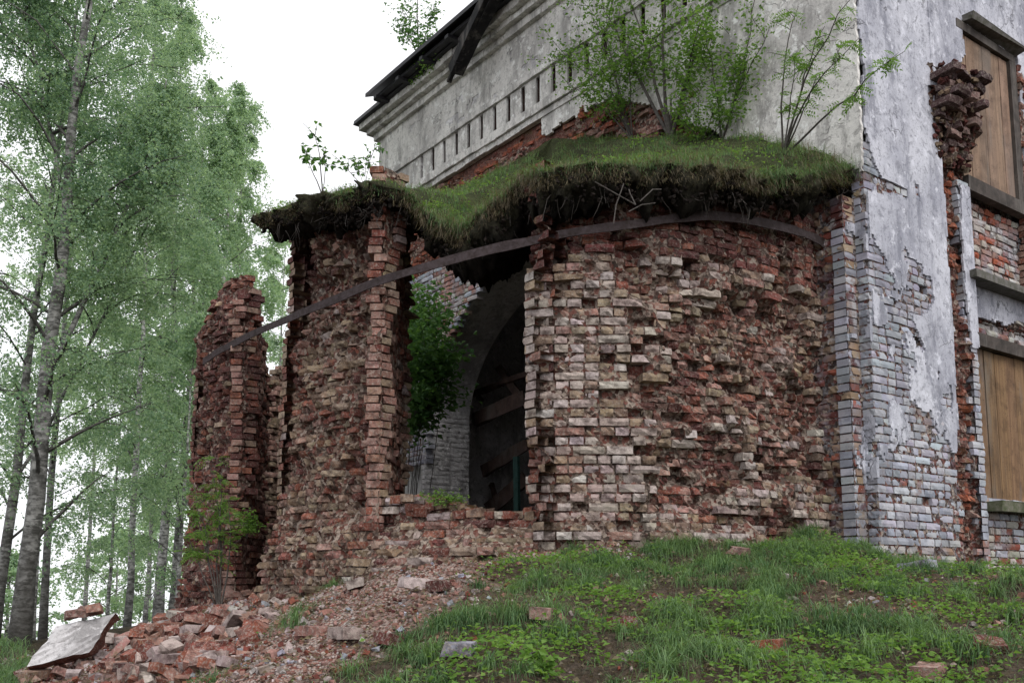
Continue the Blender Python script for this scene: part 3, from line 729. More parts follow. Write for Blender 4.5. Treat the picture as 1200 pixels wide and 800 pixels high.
lb = MB(); tbox(lb, -0.12, 0.25, -4.4, -2.16, 0.79, 0.90, jit=0.012); lb.build('mossy_sill', mat_plain('mossy_stone', (0.05, 0.065, 0.025), (0.16, 0.15, 0.12), 14), church)
lb = MB(); tbox(lb, 0.02, 0.16, -4.4, -2.12, 2.655, 2.79, jit=0.006); lb.build('timber_lintel', M['beam'], church)
# upper wall with its plaster, round the boarded window
upw = Path([(0.06, -5.0), (0.06, -1.4)], 0.02)
wall_mask = lambda U, Z: ((lambda u: ((Z > 6.62+0.02*vn(u*9, 0)) | (u < 2.12+0.22*sstep(5.9, 6.3, Z)+0.05*vn(Z*5, 3)) | (u > 3.62)) & ((Z > 4.95+0.25*fbm(u*4, 1)) | (u > 3.62)))(5.0-U))
sheet(upw, 0, 3.6, 4.5, 8.0, wall_mask, 0.0, 0.05, 0.04, 'upper_plaster', M['plaster'], church, 0.006, 19)
groove = MB(); tbox(groove, -0.02, 0.1, -1.62, -1.40, 5.0, 8.0); groove.build('pilaster_return', M['plaster'], church)
def window(name, px_poly, t, planks, mat, parts):
    (uA, zA), (uB, zB) = px_poly
    w = MB(); tbox(w, t+0.03, t+0.06, -uB, -uA, zA, zB); wo = w.build(name, M['beam'], church)
    k = (uB-uA)/planks
    for i in range(planks):
        b = MB(); c = rng.uniform(0.8, 1.15); col = (c, c*rng.uniform(.95, 1.02), c*rng.uniform(.9, 1.02), 1)
        g = 0.004+rng.uniform(0, 0.006)
        tbox(b, t-0.012+rng.uniform(0, 0.012), t+0.028, -(uA+(i+1)*k)+g, -(uA+i*k)-g*0.2, zA+rng.uniform(0, .02), zB-rng.uniform(0, .03), col, 0.002)
        b.build('plank', mat, wo)
    for (p, q, r_, s_, z0, z1) in parts:
        b = MB(); tbox(b, p, q, -s_, -r_, z0, z1, jit=0.004); b.build('frame', M['beam'], wo)
    return wo
window('boarded_window', ((2.19, 4.66), (3.40, 6.50)), 0.10, 6, M['board'], [(0.03, .14, 2.16, 3.56, 4.49, 4.66), (0.05, .15, 3.40, 3.54, 4.66, 6.52), (0.05, .15, 2.14, 3.54, 6.50, 6.60)])
window('boarded_doorway', ((2.17, 0.91), (4.3, 2.66)), 0.12, 9, M['ochre'], [])
lb = MB(); tbox(lb, -0.07, 0.12, -3.62, -2.30, 6.62, 6.68, jit=0.014); lb.build('window_hood', M['dirty'], church)
wN = Wall(Path([(0.05, -5), (0.05, -3.56)], .02), 0, 1.44, 3.5, 6.5, lambda u, z: True, Ero(lambda u, z: 0.05*fbm(u*4, z*3, 0, 81, 3)),
          lambda u, z, e: ('pink' if rng.random() < .5 else 'red', 0.008, 0.08), 0.25, lambda u, z, e: .08, (0.24, 0.19, 0.16), 0.02)
jamb_o = obj_np('window_jamb', wN.V, wN.Q, None, wN.Cc, M['mortar'], church)
# stump of the broken hood: corbelled bricks sticking out beside the window
br = obj_np('broken_corbel', *(lambda s: (s.V, s.Q, None, s.Cc))(Wall(Path([(0.03, -2.45), (0.03, -1.3)], .02), 0, 1.15, 4.62, 5.72, lambda u, z: abs((2.45-u)-(1.82-0.1*(z-5))) < 0.42+0.25*sstep(4.7, 5.3, z)-0.12, Ero(lambda u, z: -0.05-0.1*fbm(u*4, z*4, 0, 91)-0.10*sstep(4.6, 5.1, z)), lambda u, z, e: ('red', .01, .1), .3, lambda u, z, e: 1.0, (0.16, 0.11, 0.09), bumpy=0.05)), M['mortar'], church)
for r_ in range(11):
    z = 4.80+r_*0.088; ext = 0.07+0.26*sstep(4.75, 5.5, z)-0.05*sstep(5.5, 5.7, z); u = 1.36+0.10*sstep(5.2, 4.8, z)+rng.uniform(-.05, .05); ue = 2.10-0.10*sstep(5.2, 4.8, z)
    while u < ue:
        w = rng.choice([0.125, 0.13, 0.25])*rng.uniform(.85, 1.05); u += w+.014
        if rng.random() < 0.2: continue
        dp = ext*rng.uniform(0.45, 1.25); b = MB(); cc = (pick('maroon' if rng.random() < .6 else 'pink')*.7+np.array([.05, .045, .05]))*.8
        V, Q = brick_geo(w, 0.072, dp+.1, .005, .08); a = rng.normal(0, .08); tl = rng.normal(0, .035)
        tn = Dv(math.sin(a), math.cos(a), tl); nr = Dv(-math.cos(a), math.sin(a), rng.normal(0, .04)); p = W3(0.03-dp, -(u-w/2), z+rng.normal(0, .008))
        b.add(p+V[:, :1]*tn+V[:, 1:2]*nr+V[:, 2:]*np.array([0, 0, 1.0]), Q, col=(*cc, .7)); b.build('brick', M['brick'], br)
mbm = MB()
for k in range(260):
    z = rng.uniform(4.66, 5.74); u = rng.uniform(1.36, 2.10); ext = 0.05+0.22*sstep(4.75, 5.5, z)
    chunk(mbm, W3(0.03-ext*rng.uniform(.2, 1.0), -u, z), rng.uniform(.03, .10), (*pick('maroon' if rng.random() < .5 else 'ochre')*.8, 1))
tag(mbm.build('mortar_lumps', M['stone'], br), kind='stuff')
place_bricks([wB, wT, wI], [front, strip_o, fill_o], 290, [M['white'], M['white'], M['white']], name='wall_brick')
place_bricks([wR, wM, wS, wF, wE, wN], [apse, pier, sill, flank, seam_o, jamb_o], 300, [M['brick']]*6)

# side wall (facing the birches): arch, plaster, frieze, cornice
side = MB()
arch_z = lambda t: np.where(abs(t-5.05) < 3.42, 2.64+2.3*np.sqrt(np.clip(1-((t-5.05)/3.42)**2, 0, 1)), -2.0)
ts = np.concatenate([[0.7], np.linspace(1.0, 1.63, 3), 5.05-3.42*np.cos(np.linspace(0, math.pi, 41)), np.linspace(8.6, 10.2, 4)])
for o in (-0.52, -0.92):
    V, Q = [], []
    for k in range(len(ts)-1):
        zc = [float(arch_z(ts[k]+1e-4)), float(arch_z(ts[k+1]-1e-4))]
        n = len(V); V += [W3(ts[k], o, zc[0]), W3(ts[k+1], o, zc[1]), W3(ts[k+1], o, 9.0), W3(ts[k], o, 9.0)]; Q.append([n, n+1, n+2, n+3])
    side.add(np.array(V), Q)
V, Q = [], []
at = 5.05-3.42*np.cos(np.linspace(0, math.pi, 41)); az = arch_z(np.clip(at, 1.6301, 8.4699))
pts = [(1.63, -2.0)]+list(zip(at, az))+[(8.47, -2.0)]
for k, (t, z) in enumerate(pts): V += [W3(t, -0.06, z), W3(t, -0.92, z)]
for k in range(len(pts)-1): Q.append([2*k, 2*k+1, 2*k+3, 2*k+2])
side.add(np.array(V), Q)
side_o = side.build('side_wall', M['limewash'], church)
A1 = Path([(0.0, 0.0), (10.2, 0.0)], 0.02)
wA = Wall(A1, 5.0, 10.0, 2.0, 5.4, lambda u, z: z > float(arch_z(u))+0.02 and (z < 5.3), Ero(lambda u, z: 0.02+0.02*fbm(u*4, z*4, 0, 93)),
          lambda u, z, e: ('white' if u > 8.3 or rng.random() < .2 else 'cream' if rng.random() < .45 else 'pink', 0.004, 0.02), 0.4, lambda u, z, e: 0.01, (0.3, 0.27, 0.25), 0.005, back=0.016, bumpy=0.012)
wA2 = Wall(A1, 2.2, 10.1, 5.2, 6.85, lambda u, z: z < 6.76+0.05*float(fbm(u*2, 0, 0, 3))-0.38*max(0, 4.3-u), Ero(lambda u, z: 0.05+0.09*fbm(u*3, z*4, 0, 95)),
           lambda u, z, e: ('bright' if rng.random() < .35 else 'red' if rng.random() < .6 else 'pink', 0.008, 0.07), 0.45, lambda u, z, e: 0.05, (0.2, 0.13, 0.11), 0.02)
arch_face = obj_np('arch_face', wA.V, wA.Q, None, wA.Cc, M['mortar'], side_o)
scar = obj_np('vault_scar', wA2.V, wA2.Q, None, wA2.Cc, M['mortar'], side_o)
jp = Path([(8.44, -0.92), (8.44, -0.02)], 0.02)
wJ = Wall(jp, 0, jp.L, -0.6, 3.1, lambda u, z: True, Ero(lambda u, z: 0.008*fbm(u*4, z*4)), lambda u, z, e: ('cream', 0.003, 0.015), 0.4, None, (0.3, 0.28, 0.26), 0.004, back=0.012, bumpy=0.01)
jo = obj_np('arch_jamb', wJ.V, wJ.Q, None, wJ.Cc, M['limewash'], side_o)
place_bricks([wA, wA2, wJ], [arch_face, scar, jo], 0, [M['white'], M['brick'], M['limewash']])
sheet(A1, 0.0, 5.2, 4.0, 6.9, lambda U, Z: (Z > np.interp(U, [0, .3, 1.4, 2.2, 3.0, 3.6, 4.1, 5], [4.1, 4.3, 4.9, 5.5, 6.1, 6.45, 6.5, 6.55])+0.10*fbm(U*3, Z*3, 0, 5)), 0.012, 0.04, 0.04, 'plaster', M['plaster_side'], side_o, 0.008, 23)
sheet(A1, 0.0, 10.2, 7.58, 8.42, lambda U, Z: (fbm(U*3, Z*5, 0, 6) > -0.42), 0.012, 0.03, 0.06, 'frieze_plaster', M['plaster_side'], side_o, 0.006, 29)
lb = MB(); tbox(lb, 0, 10.2, -0.05, 0.004, 7.5, 8.42); lb.build('frieze_wall', M['limewash'], side_o)
for i in range(26):                                                 # the pieces between the slits
    t = 8.62-0.370*i
    if t < 0.2: break
    b = MB(); tbox(b, t-0.37+0.05, t-0.05, -0.02, 0.012, 7.03, 7.5, jit=0.003); fb = b.build('frieze_block', M['plaster_side'], side_o)
    b = MB(); tbox(b, t-0.37+0.058, t-0.058, -0.5, -0.021, 7.03, 7.5, (.07, .04, .035, .15)); b.build('block_brickwork', M['brick'], side_o)  # bare brick, darkened so the slits' shade is in its colour
b = MB(); tbox(b, 8.66, 10.2, -0.05, 0.012, 7.03, 7.5); b.build('frieze_block', M['plaster_side'], side_o)
lb = MB(); tbox(lb, 0.0, 10.2, -0.5, -0.07, 6.3, 6.885, (.16, .06, .045, .5)); lb.build('bare_brickwork', M['brick'], side_o)
lb = MB(); tbox(lb, 0.0, 10.2, -0.7, -0.46, 6.9, 7.56, (.08, .05, .04, 1)); lb.build('slit_backing', M['brick'], side_o)  # brick painted very dark, shade of the deep slits included
for nm, o1, z0, z1 in (('moulding', 0.05, 7.51, 7.60), ('string_course', 0.075, 6.90, 7.03), ('string_course', 0.035, 6.80, 6.895), ('cornice', 0.09, 8.40, 8.52), ('cornice', 0.19, 8.525, 8.62), ('cornice', 0.30, 8.625, 8.74)):
    lb = MB()
    for k in range(34):
        t0 = 0.0+k*0.3; tbox(lb, t0, t0+0.3+(o1 if k == 33 else -0.002), -0.05, o1+rng.normal(0, .004), z0+rng.normal(0, .004), z1+rng.normal(0, .004), jit=0.003)
    lb.build(nm, M['plaster_side'], side_o)
lb = MB(); tbox(lb, 0.0, 10.58, -0.3, 0.38, 8.745, 8.83, jit=0.01); lb.build('drip_edge', M['sheet'], side_o)
lb = MB(); tbox(lb, 0.0, 10.15, -0.9, -0.25, 8.80, 9.40, jit=0.01); lb.build('parapet', M['plaster_side'], side_o)
# rest of the building, closed so that it is dark inside
hull = MB()
tbox(hull, 0.32, 0.95, -12, -0.93, -1.5, 9.2); tbox(hull, 9.4, 10.2, -12, -0.93, -1.5, 9.2); tbox(hull, 0.2, 10.2, -12.6, -12.0, -1.5, 9.2)
tbox(hull, 0.1, 10.2, -12.6, -0.2, 9.0, 9.3); tbox(hull, 0.2, 10.2, -12.6, -0.5, -1.6, -0.2)
hull.build('rear_walls', M['limewash'], church)
core = MB(); tbox(core, 0.13, 0.7, -0.9, -0.05, -1, 9.0); tbox(core, 0.16, 0.34, -1.9, -0.05, -1, 9.0); tbox(core, 0.26, 0.34, -4.4, -1.9, -1, 9.0); core.build('wall_core', M['mortar'], church)
roof = MB()
for (p0, p1) in (((11.0, 0.55, 9.62), (11.0, -0.9, 10.1)),):
    tE_ = hit(428, 110, 'o', 0.62); tE_, zE_ = tE_[0], tE_[2]
    V = [W3(tE_, 0.62, zE_), W3(3.0, 0.62, zE_), W3(3.0, -6, zE_+2.8), W3(tE_, -6, zE_+2.8)]; V = V+[v-np.array([0, 0, 0.07]) for v in V]
    roof.add(V, [[0, 1, 2, 3], [7, 6, 5, 4], [0, 4, 5, 1], [1, 5, 6, 2], [2, 6, 7, 3], [3, 7, 4, 0]])
tbox(roof, 3.0, tE_-.1, -0.3, 0.5, zE_-.14, zE_-.08)
for k in range(10):
    t = tE_-.3-k*0.8; tbox(roof, t-0.05, t+0.05, -0.3, 0.58, zE_-.2, zE_-.143)
roof_o = roof.build('roof_eave', M['sheet'], church)
for (p, q, w) in (((533, 84), (578, -12), 0.22), ((545, 62), (612, -60), 0.16), ((526, 96), (536, 72), 0.07), ((560, 20), (540, 50), 0.09)):
    b = MB(); tq = hit(*p, 'o', 0.45); tr = hit(*q, 'o', 0.55)
    beam(b, W3(*tq), W3(*tr), w, w*0.8, jit=0.008); b.build('rafter', M['black'], roof_o)

# free-standing stump of the apse, left
stump = thing('brick_stump', tuple(AP.pos((uSr+uSl)/2, -0.4)), 'tall narrow stump of ruined red brick wall standing alone beside the birches', 'ruin')
tS, oS = AP.at(uSr); _e = hit(219, 560, 'o', 4.05); tE, oE = _e[0], 4.05
st_out = np.stack([np.linspace(tS, tE, 24), oS+(oE-oS)*np.linspace(0, 1, 24)+.10*np.sin(np.linspace(0, math.pi, 24))], -1); SJ = 1.2
st_path = Path(np.vstack([[[tS+1.02, oS-0.72]], st_out, [[tE+0.05, oE-0.6], [tS+1.2, oS-0.9], [tS+1.03, oS-0.74]]]), 0.035)
SJ = math.hypot(1.02, .72); SL = float(np.sum(np.linalg.norm(np.diff(st_out, axis=0), axis=1)))
_su = [0, .35, .6, .9, SJ-.05, SJ+.15, SJ+.35, SJ+.6, SJ+.8, SJ+1.0, SJ+1.4, SJ+1.9, SJ+2.4, 20]
_sy = [3.15, 3.35, 3.75, 3.75, 3.6, 3.62, 3.95, 3.98, 3.85, 3.9, 3.7, 3.45, 3.0, 2.4]
top_s = lambda u: float(np.interp(u, _su, _sy))+0.06*float(vn(u*7, 0, 0, 3))
def eroT(u, z):
    v = u-SJ; out = sstep(-0.02, 0.05, v)*sstep(SL+.05, SL-.05, v); fine = fbm(u*3.4, z*3.4, 11, 101, 3)
    e = out*(0.08+0.16*fine+0.08*fbm(u, z, 0, 103))+0.01*fine
    e = e+sstep(SL-.3, SL, v)*(0.06*fine+0.05+0.08*sstep(2.2, 3.4, z))-out*0.12*sstep(1, -.2, z)
    return np.clip(e, -0.2, 0.3)
def styT(u, z, e):
    r = rng.random()
    if u < SJ: return ('pink' if r < .35 else 'red' if r < .6 else 'maroon' if r < .85 else 'pink'), 0.004, 0.03
    return ('maroon' if r < .42 else 'red' if r < .78 else 'pink' if r < .92 else 'ochre'), 0.010, 0.11
wZ = Wall(st_path, 0, st_path.L, -0.6, 4.1, lambda u, z: z < top_s(u), Ero(eroT), styT, 0.3, lambda u, z, e: 0.07 if u > SJ else 0.02, (0.2, 0.13, 0.115), 0.02, bumpy=0.03, spans=[(0, SJ), (SJ, SJ+SL), (SJ+SL, st_path.L)])
st_o = obj_np('wall_core', wZ.V, wZ.Q, None, wZ.Cc, M['mortar'], stump)
place_bricks([wZ], [stump], 260, [M['brick']])

# ------------------------------------------------------------------ iron hoop
hb = [(966, 287), (958, 280), (930, 271), (900, 263), (870, 257), (830, 253), (780, 257), (720, 265), (650, 275), (600, 287), (540, 302), (480, 319), (440, 331), (400, 347), (350, 367), (300, 390), (265, 407), (250, 416), (238, 424)]
hp = np.array([curve_hit(x, y, 0.07 if x > 500 else (0.16 if x > 320 else 0.12))[2] for x, y in hb])
for _i, _r in ((-3, 12.25), (-2, 12.5), (-1, 12.7)):
    _d = ray(*hb[_i]); hp[_i] = _d/np.linalg.norm(_d[:2])*_r
hs = np.array([[np.interp(k, range(len(hp)), hp[:, j]) for j in range(3)] for k in np.linspace(0, len(hp)-1, 120)])
for _ in range(4): hs[1:-1] = (hs[:-2]+2*hs[1:-1]+hs[2:])/4
dirs = np.gradient(hs, axis=0); dirs /= np.linalg.norm(dirs, axis=1)[:, None]
outv = np.cross(dirs, [0, 0, 1.0]); outv /= np.linalg.norm(outv, axis=1)[:, None]
hs += 0.012*np.stack([vn(np.arange(len(hs))*.13, 1), vn(np.arange(len(hs))*.13, 5), vn(np.arange(len(hs))*.16, 9)], -1)
hh = 0.042+0.006*vn(np.arange(len(hs))*0.3, 0)
hV = np.stack([hs+outv*a*0.006+np.array([0, 0, 1])*b*hh[:, None] for a, b in ((-1, -1), (1, -1), (1, 1), (-1, 1))], 1).reshape(-1, 3)
hQ = [[i*4+k, i*4+(k+1) % 4, i*4+4+(k+1) % 4, i*4+4+k] for i in range(len(hs)-1) for k in range(4)]
tag(obj_np('iron_hoop', hV, hQ, None, None, M['iron'], None), 'long rusty iron hoop bent round the broken apse below the turf', 'iron band')

# ------------------------------------------------------------------ turf over the broken half dome
rim_px = [(1006, 192), (985, 197), (950, 203), (900, 200), (870, 197), (800, 186), (740, 181), (680, 184), (640, 189), (612, 200), (595, 220), (570, 242), (540, 258), (515, 252), (495, 232), (478, 216), (440, 207), (400, 215), (360, 228), (330, 240), (298, 254)]
ru, rz, roh = [], [], []
for x, y in rim_px:
    off = 0.30 if x > 620 else (0.24 if x < 470 else -0.10)
    if x > 880: off = 0.30
    u, z, p = curve_hit(min(x, 984), y, off); ru.append(u); rz.append(z); roh.append(off)
ru, rz, roh = np.array(ru), np.array(rz), np.array(roh); o_ = np.argsort(ru); ru, rz, roh = ru[o_], rz[o_], roh[o_]
U_END = ru[-1]
def rim(u):
    t, o = AP.at(u); tn, nr = AP.frame(u); off = np.interp(u, ru, roh)+0.05*vn(np.asarray(u)*5, 1)+0.05*vn(np.asarray(u)*14, 2)
    nt = nr[..., :2] @ AV; no = -(nr[..., :2] @ BV)
    return t+nt*off, o+no*off, np.interp(u, ru, rz)+0.03*vn(np.asarray(u)*6, 7)
def turf(u, q, under=0.0):
    t, o, z = rim(u); tc, oc, zc = 5.0, -0.02, 6.35
    p = np.interp(u, [0, 1.6, 2.6, 3.4, 4.0, 5.3, 9], [0.78, 0.92, 1.4, 1.75, 1.85, 1.75, 1.6])
    zz = z+(zc-z)*np.power(np.clip(q, 0, 1), p)
    tt, oo = t+(tc-t)*q, o+(oc-o)*q
    bump = 0.07*fbm(tt*2.2, oo*2.2, 0, 201, 3)+0.04*fbm(tt*7, oo*7, 0, 203, 3)
    lip = 0.10*sstep(0.0, 0.06, q)-0.05
    return W3(tt, oo, zz+np.where(under > 0, -under, bump+lip))
def build_turf():
    nu, nq = 420, 56
    U, Qq = np.meshgrid(np.linspace(0.02, U_END, nu), np.concatenate([np.linspace(0, 0.26, 30), np.linspace(0.28, 1, nq-30)]), indexing='ij')
    top = turf(U, Qq)
    uA, uB, uC, uD = key(640, 300)[0], key(590, 300)[0], key(500, 300)[0], key(462, 300)[0]
    thick = np.interp(U, [0, uA, uB, uC, uD, U_END-.6, U_END], [0.36, 0.36, 0.50, 0.48, 0.27, 0.25, 0.17])+0.05*vn(U*4, 5)
    bot = turf(U, np.clip(Qq+0.035, 0, 1), thick)
    hang = 0.20*fbm(U*6, Qq*30, 0, 7, 4)*(Qq < 0.3)+0.10*vn(U*19, Qq*70, 0, 12)*(Qq < .3); bot[..., 2] += hang
    V = [top.reshape(-1, 3), bot.reshape(-1, 3)]; N = nu*nq
    i = np.arange(nu-1)[:, None]*nq; j = np.arange(nq-1)[None]
    q0 = np.stack([i+j, i+j+1, i+nq+j+1, i+nq+j], -1).reshape(-1, 4)
    Q = [q0, q0[:, ::-1]+N]
    rows = 8; ring = [np.arange(nu)*nq]
    n = 2*N
    tn, nr = AP.frame(np.linspace(0.02, U_END, nu))
    for r in range(1, rows):
        f = r/rows; P = top[:, 0]*(1-f)+bot[:, 0]*f
        uu = np.linspace(0.02, U_END, nu)
        P = P+nr*(0.07*math.sin(f*math.pi)+0.09*fbm(uu*5, f*3, 0, 11, 5)+0.08*vn(uu*17, f*7, 0, 13)+0.04*vn(uu*41, f*13, 0, 14))[:, None]+np.array([0, 0, 1.0])*(0.05*vn(uu*15, f*5, 3, 17))[:, None]
        V.append(P); ring.append(n+np.arange(nu)); n += nu
    ring.append(N+np.arange(nu)*nq)
    for r in range(rows): Q.append(np.stack([ring[r][:-1], ring[r][1:], ring[r+1][1:], ring[r+1][:-1]], -1))
    e = (nu-1)*nq+np.arange(nq); Q.append(np.stack([e[:-1], e[1:], e[1:]+N, e[:-1]+N], -1))
    e = np.arange(nq); Q.append(np.stack([e[:-1], e[:-1]+N, e[1:]+N, e[1:]], -1))
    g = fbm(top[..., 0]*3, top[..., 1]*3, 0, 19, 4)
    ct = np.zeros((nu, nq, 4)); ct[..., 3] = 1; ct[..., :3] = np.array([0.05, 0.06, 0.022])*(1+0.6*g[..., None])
    cb = np.zeros((nu, nq, 4)); cb[..., 3] = 1; cb[..., :3] = np.array([0.014, 0.011, 0.009])  # dark earth, shade under the sod painted into it
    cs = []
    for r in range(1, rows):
        c = np.zeros((nu, 4)); c[:, 3] = 1; f = r/rows; c[:, :3] = np.array([0.055, 0.052, 0.03])*(1-f)+np.array([0.010, 0.008, 0.007])*f; cs.append(c)  # thatch fading to near-black earth, the overhang's shadow painted in
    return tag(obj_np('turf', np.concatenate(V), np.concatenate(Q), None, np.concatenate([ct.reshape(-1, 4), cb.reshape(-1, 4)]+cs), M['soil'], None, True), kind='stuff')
build_turf()

def blades(P, h, w, lean, az, alpha, droop=None, mat=None, name='grass', up=None):
    """grass blades as bent strips of two faces each"""
    n = len(P); a = np.stack([np.cos(az), np.sin(az), 0*az], -1); s = np.stack([-np.sin(az), np.cos(az), 0*az], -1)
    upv = np.array([0, 0, 1.0])
    d1 = a*lean[:, None]*0.35*h[:, None]+upv*(h*0.58)[:, None]
    dr = np.zeros(n) if droop is None else droop
    d2 = a*(lean*h)[:, None]+upv*(h*(1-0.28*lean-dr))[:, None]
    V = np.stack([P-s*w[:, None]/2, P+s*w[:, None]/2, P+d1+s*w[:, None]*.42, P+d1-s*w[:, None]*.42, P+d2+s*w[:, None]*.06, P+d2-s*w[:, None]*.06], 1).reshape(-1, 3)
    b = np.arange(n)[:, None]*6; Q = np.concatenate([b+np.array([[0, 1, 2, 3]]), b+np.array([[3, 2, 4, 5]])])
    c = np.zeros((n, 6, 4)); c[..., 3] = np.clip(alpha, 0, 1)[:, None]
    return tag(obj_np(name, V, Q, None, c.reshape(-1, 4), mat, None), kind='stuff')
def leaf_arrays(P, D, N, l, w, alpha, fold=0.25):
    """leaf quads: P base, D direction, N facing, l length, w width"""
    D = D/(np.linalg.norm(D, axis=1)[:, None]+1e-9); S = np.cross(D, N); S /= np.linalg.norm(S, axis=1)[:, None]+1e-9
    n2 = np.cross(S, D); l = l[:, None]; w = w[:, None]
    V = np.stack([P, P+D*l*.45+S*w*.5+n2*w*fold, P+D*l-n2*l*.12, P+D*l*.45-S*w*.5+n2*w*fold], 1).reshape(-1, 3)
    T = (np.arange(len(P))[:, None]*4+np.array([[0, 1, 2, 0, 2, 3]])).reshape(-1, 3)
    c = np.zeros((len(P), 4, 4)); c[..., 3] = np.clip(alpha, 0, 1)[:, None]
    return V, T, c.reshape(-1, 4)
# ------------------------------------------------------------------ slope: grass, weeds, crumbs, loose bricks
apse_poly = np.vstack([W2(0.6, 0.3)[None], W2(*AP.P.T), W2(10.2, 0)[None], W2(10.2, -12)[None], W2(0, -12)[None], W2(0, 0.2)[None]])
def inside_poly(x, y, poly):
    r = np.zeros(len(x), bool); n = len(poly); j = n-1
    for i in range(n):
        xi, yi = poly[i]; xj, yj = poly[j]
        c = ((yi > y) != (yj > y)) & (x < (xj-xi)*(y-yi)/(yj-yi+1e-12)+xi); r ^= c; j = i
    return r
def scatter(n, ymin=3.7, ymax=12.5, wid=0.64):
    y = ymin+(ymax-ymin)*rng.random(n)**1.0; y = np.sqrt(rng.uniform(ymin**2, ymax**2, n)); x = rng.uniform(-wid, wid, n)*y
    m = ~inside_poly(x, y, apse_poly); x, y = x[m], y[m]
    return x, y
def curved_blades(P, h, w, lean, az, alpha, mat, name):
    """blades of three faces that arch over"""
    n = len(P); a = np.stack([np.cos(az), np.sin(az), 0*az], -1); sd = np.stack([-np.sin(az), np.cos(az), 0*az], -1); up = np.array([0, 0, 1.0])
    pts = []
    for f in (0, .35, .7, 1.0):
        th = lean*f*f*1.0+0.25*lean*f
        pts.append(P+a*(h*f*np.sin(np.minimum(th, 2.0)))[:, None]+up*(h*f*np.cos(np.minimum(th, 2.0)))[:, None])
    ww = (1, .85, .55, .08); V = np.stack([q for p, k in zip(pts, ww) for q in (p-sd*w[:, None]*k/2, p+sd*w[:, None]*k/2)], 1).reshape(-1, 3)
    b = np.arange(n)[:, None]*8; Q = np.concatenate([b+np.array([[2*k, 2*k+1, 2*k+3, 2*k+2]]) for k in range(3)])
    c = np.zeros((n, 8, 4)); c[..., 3] = np.clip(alpha, 0, 1)[:, None]
    return tag(obj_np(name, V, Q, None, c.reshape(-1, 4), mat, None), kind='stuff')
def curve_pts(p, d0, d1, L_, n=6, wob=0.04):
    """points from p, setting out along d0 and bending to d1"""
    d0 = d0/np.linalg.norm(d0); d1 = d1/np.linalg.norm(d1); P = [np.asarray(p, float)]
    for i in range(n-1):
        f = i/(n-1); d = d0*(1-f)+d1*f; d = d/np.linalg.norm(d)
        P.append(P[-1]+d*L_/(n-1)+rng.normal(0, wob*L_/n, 3))
    return np.array(P)
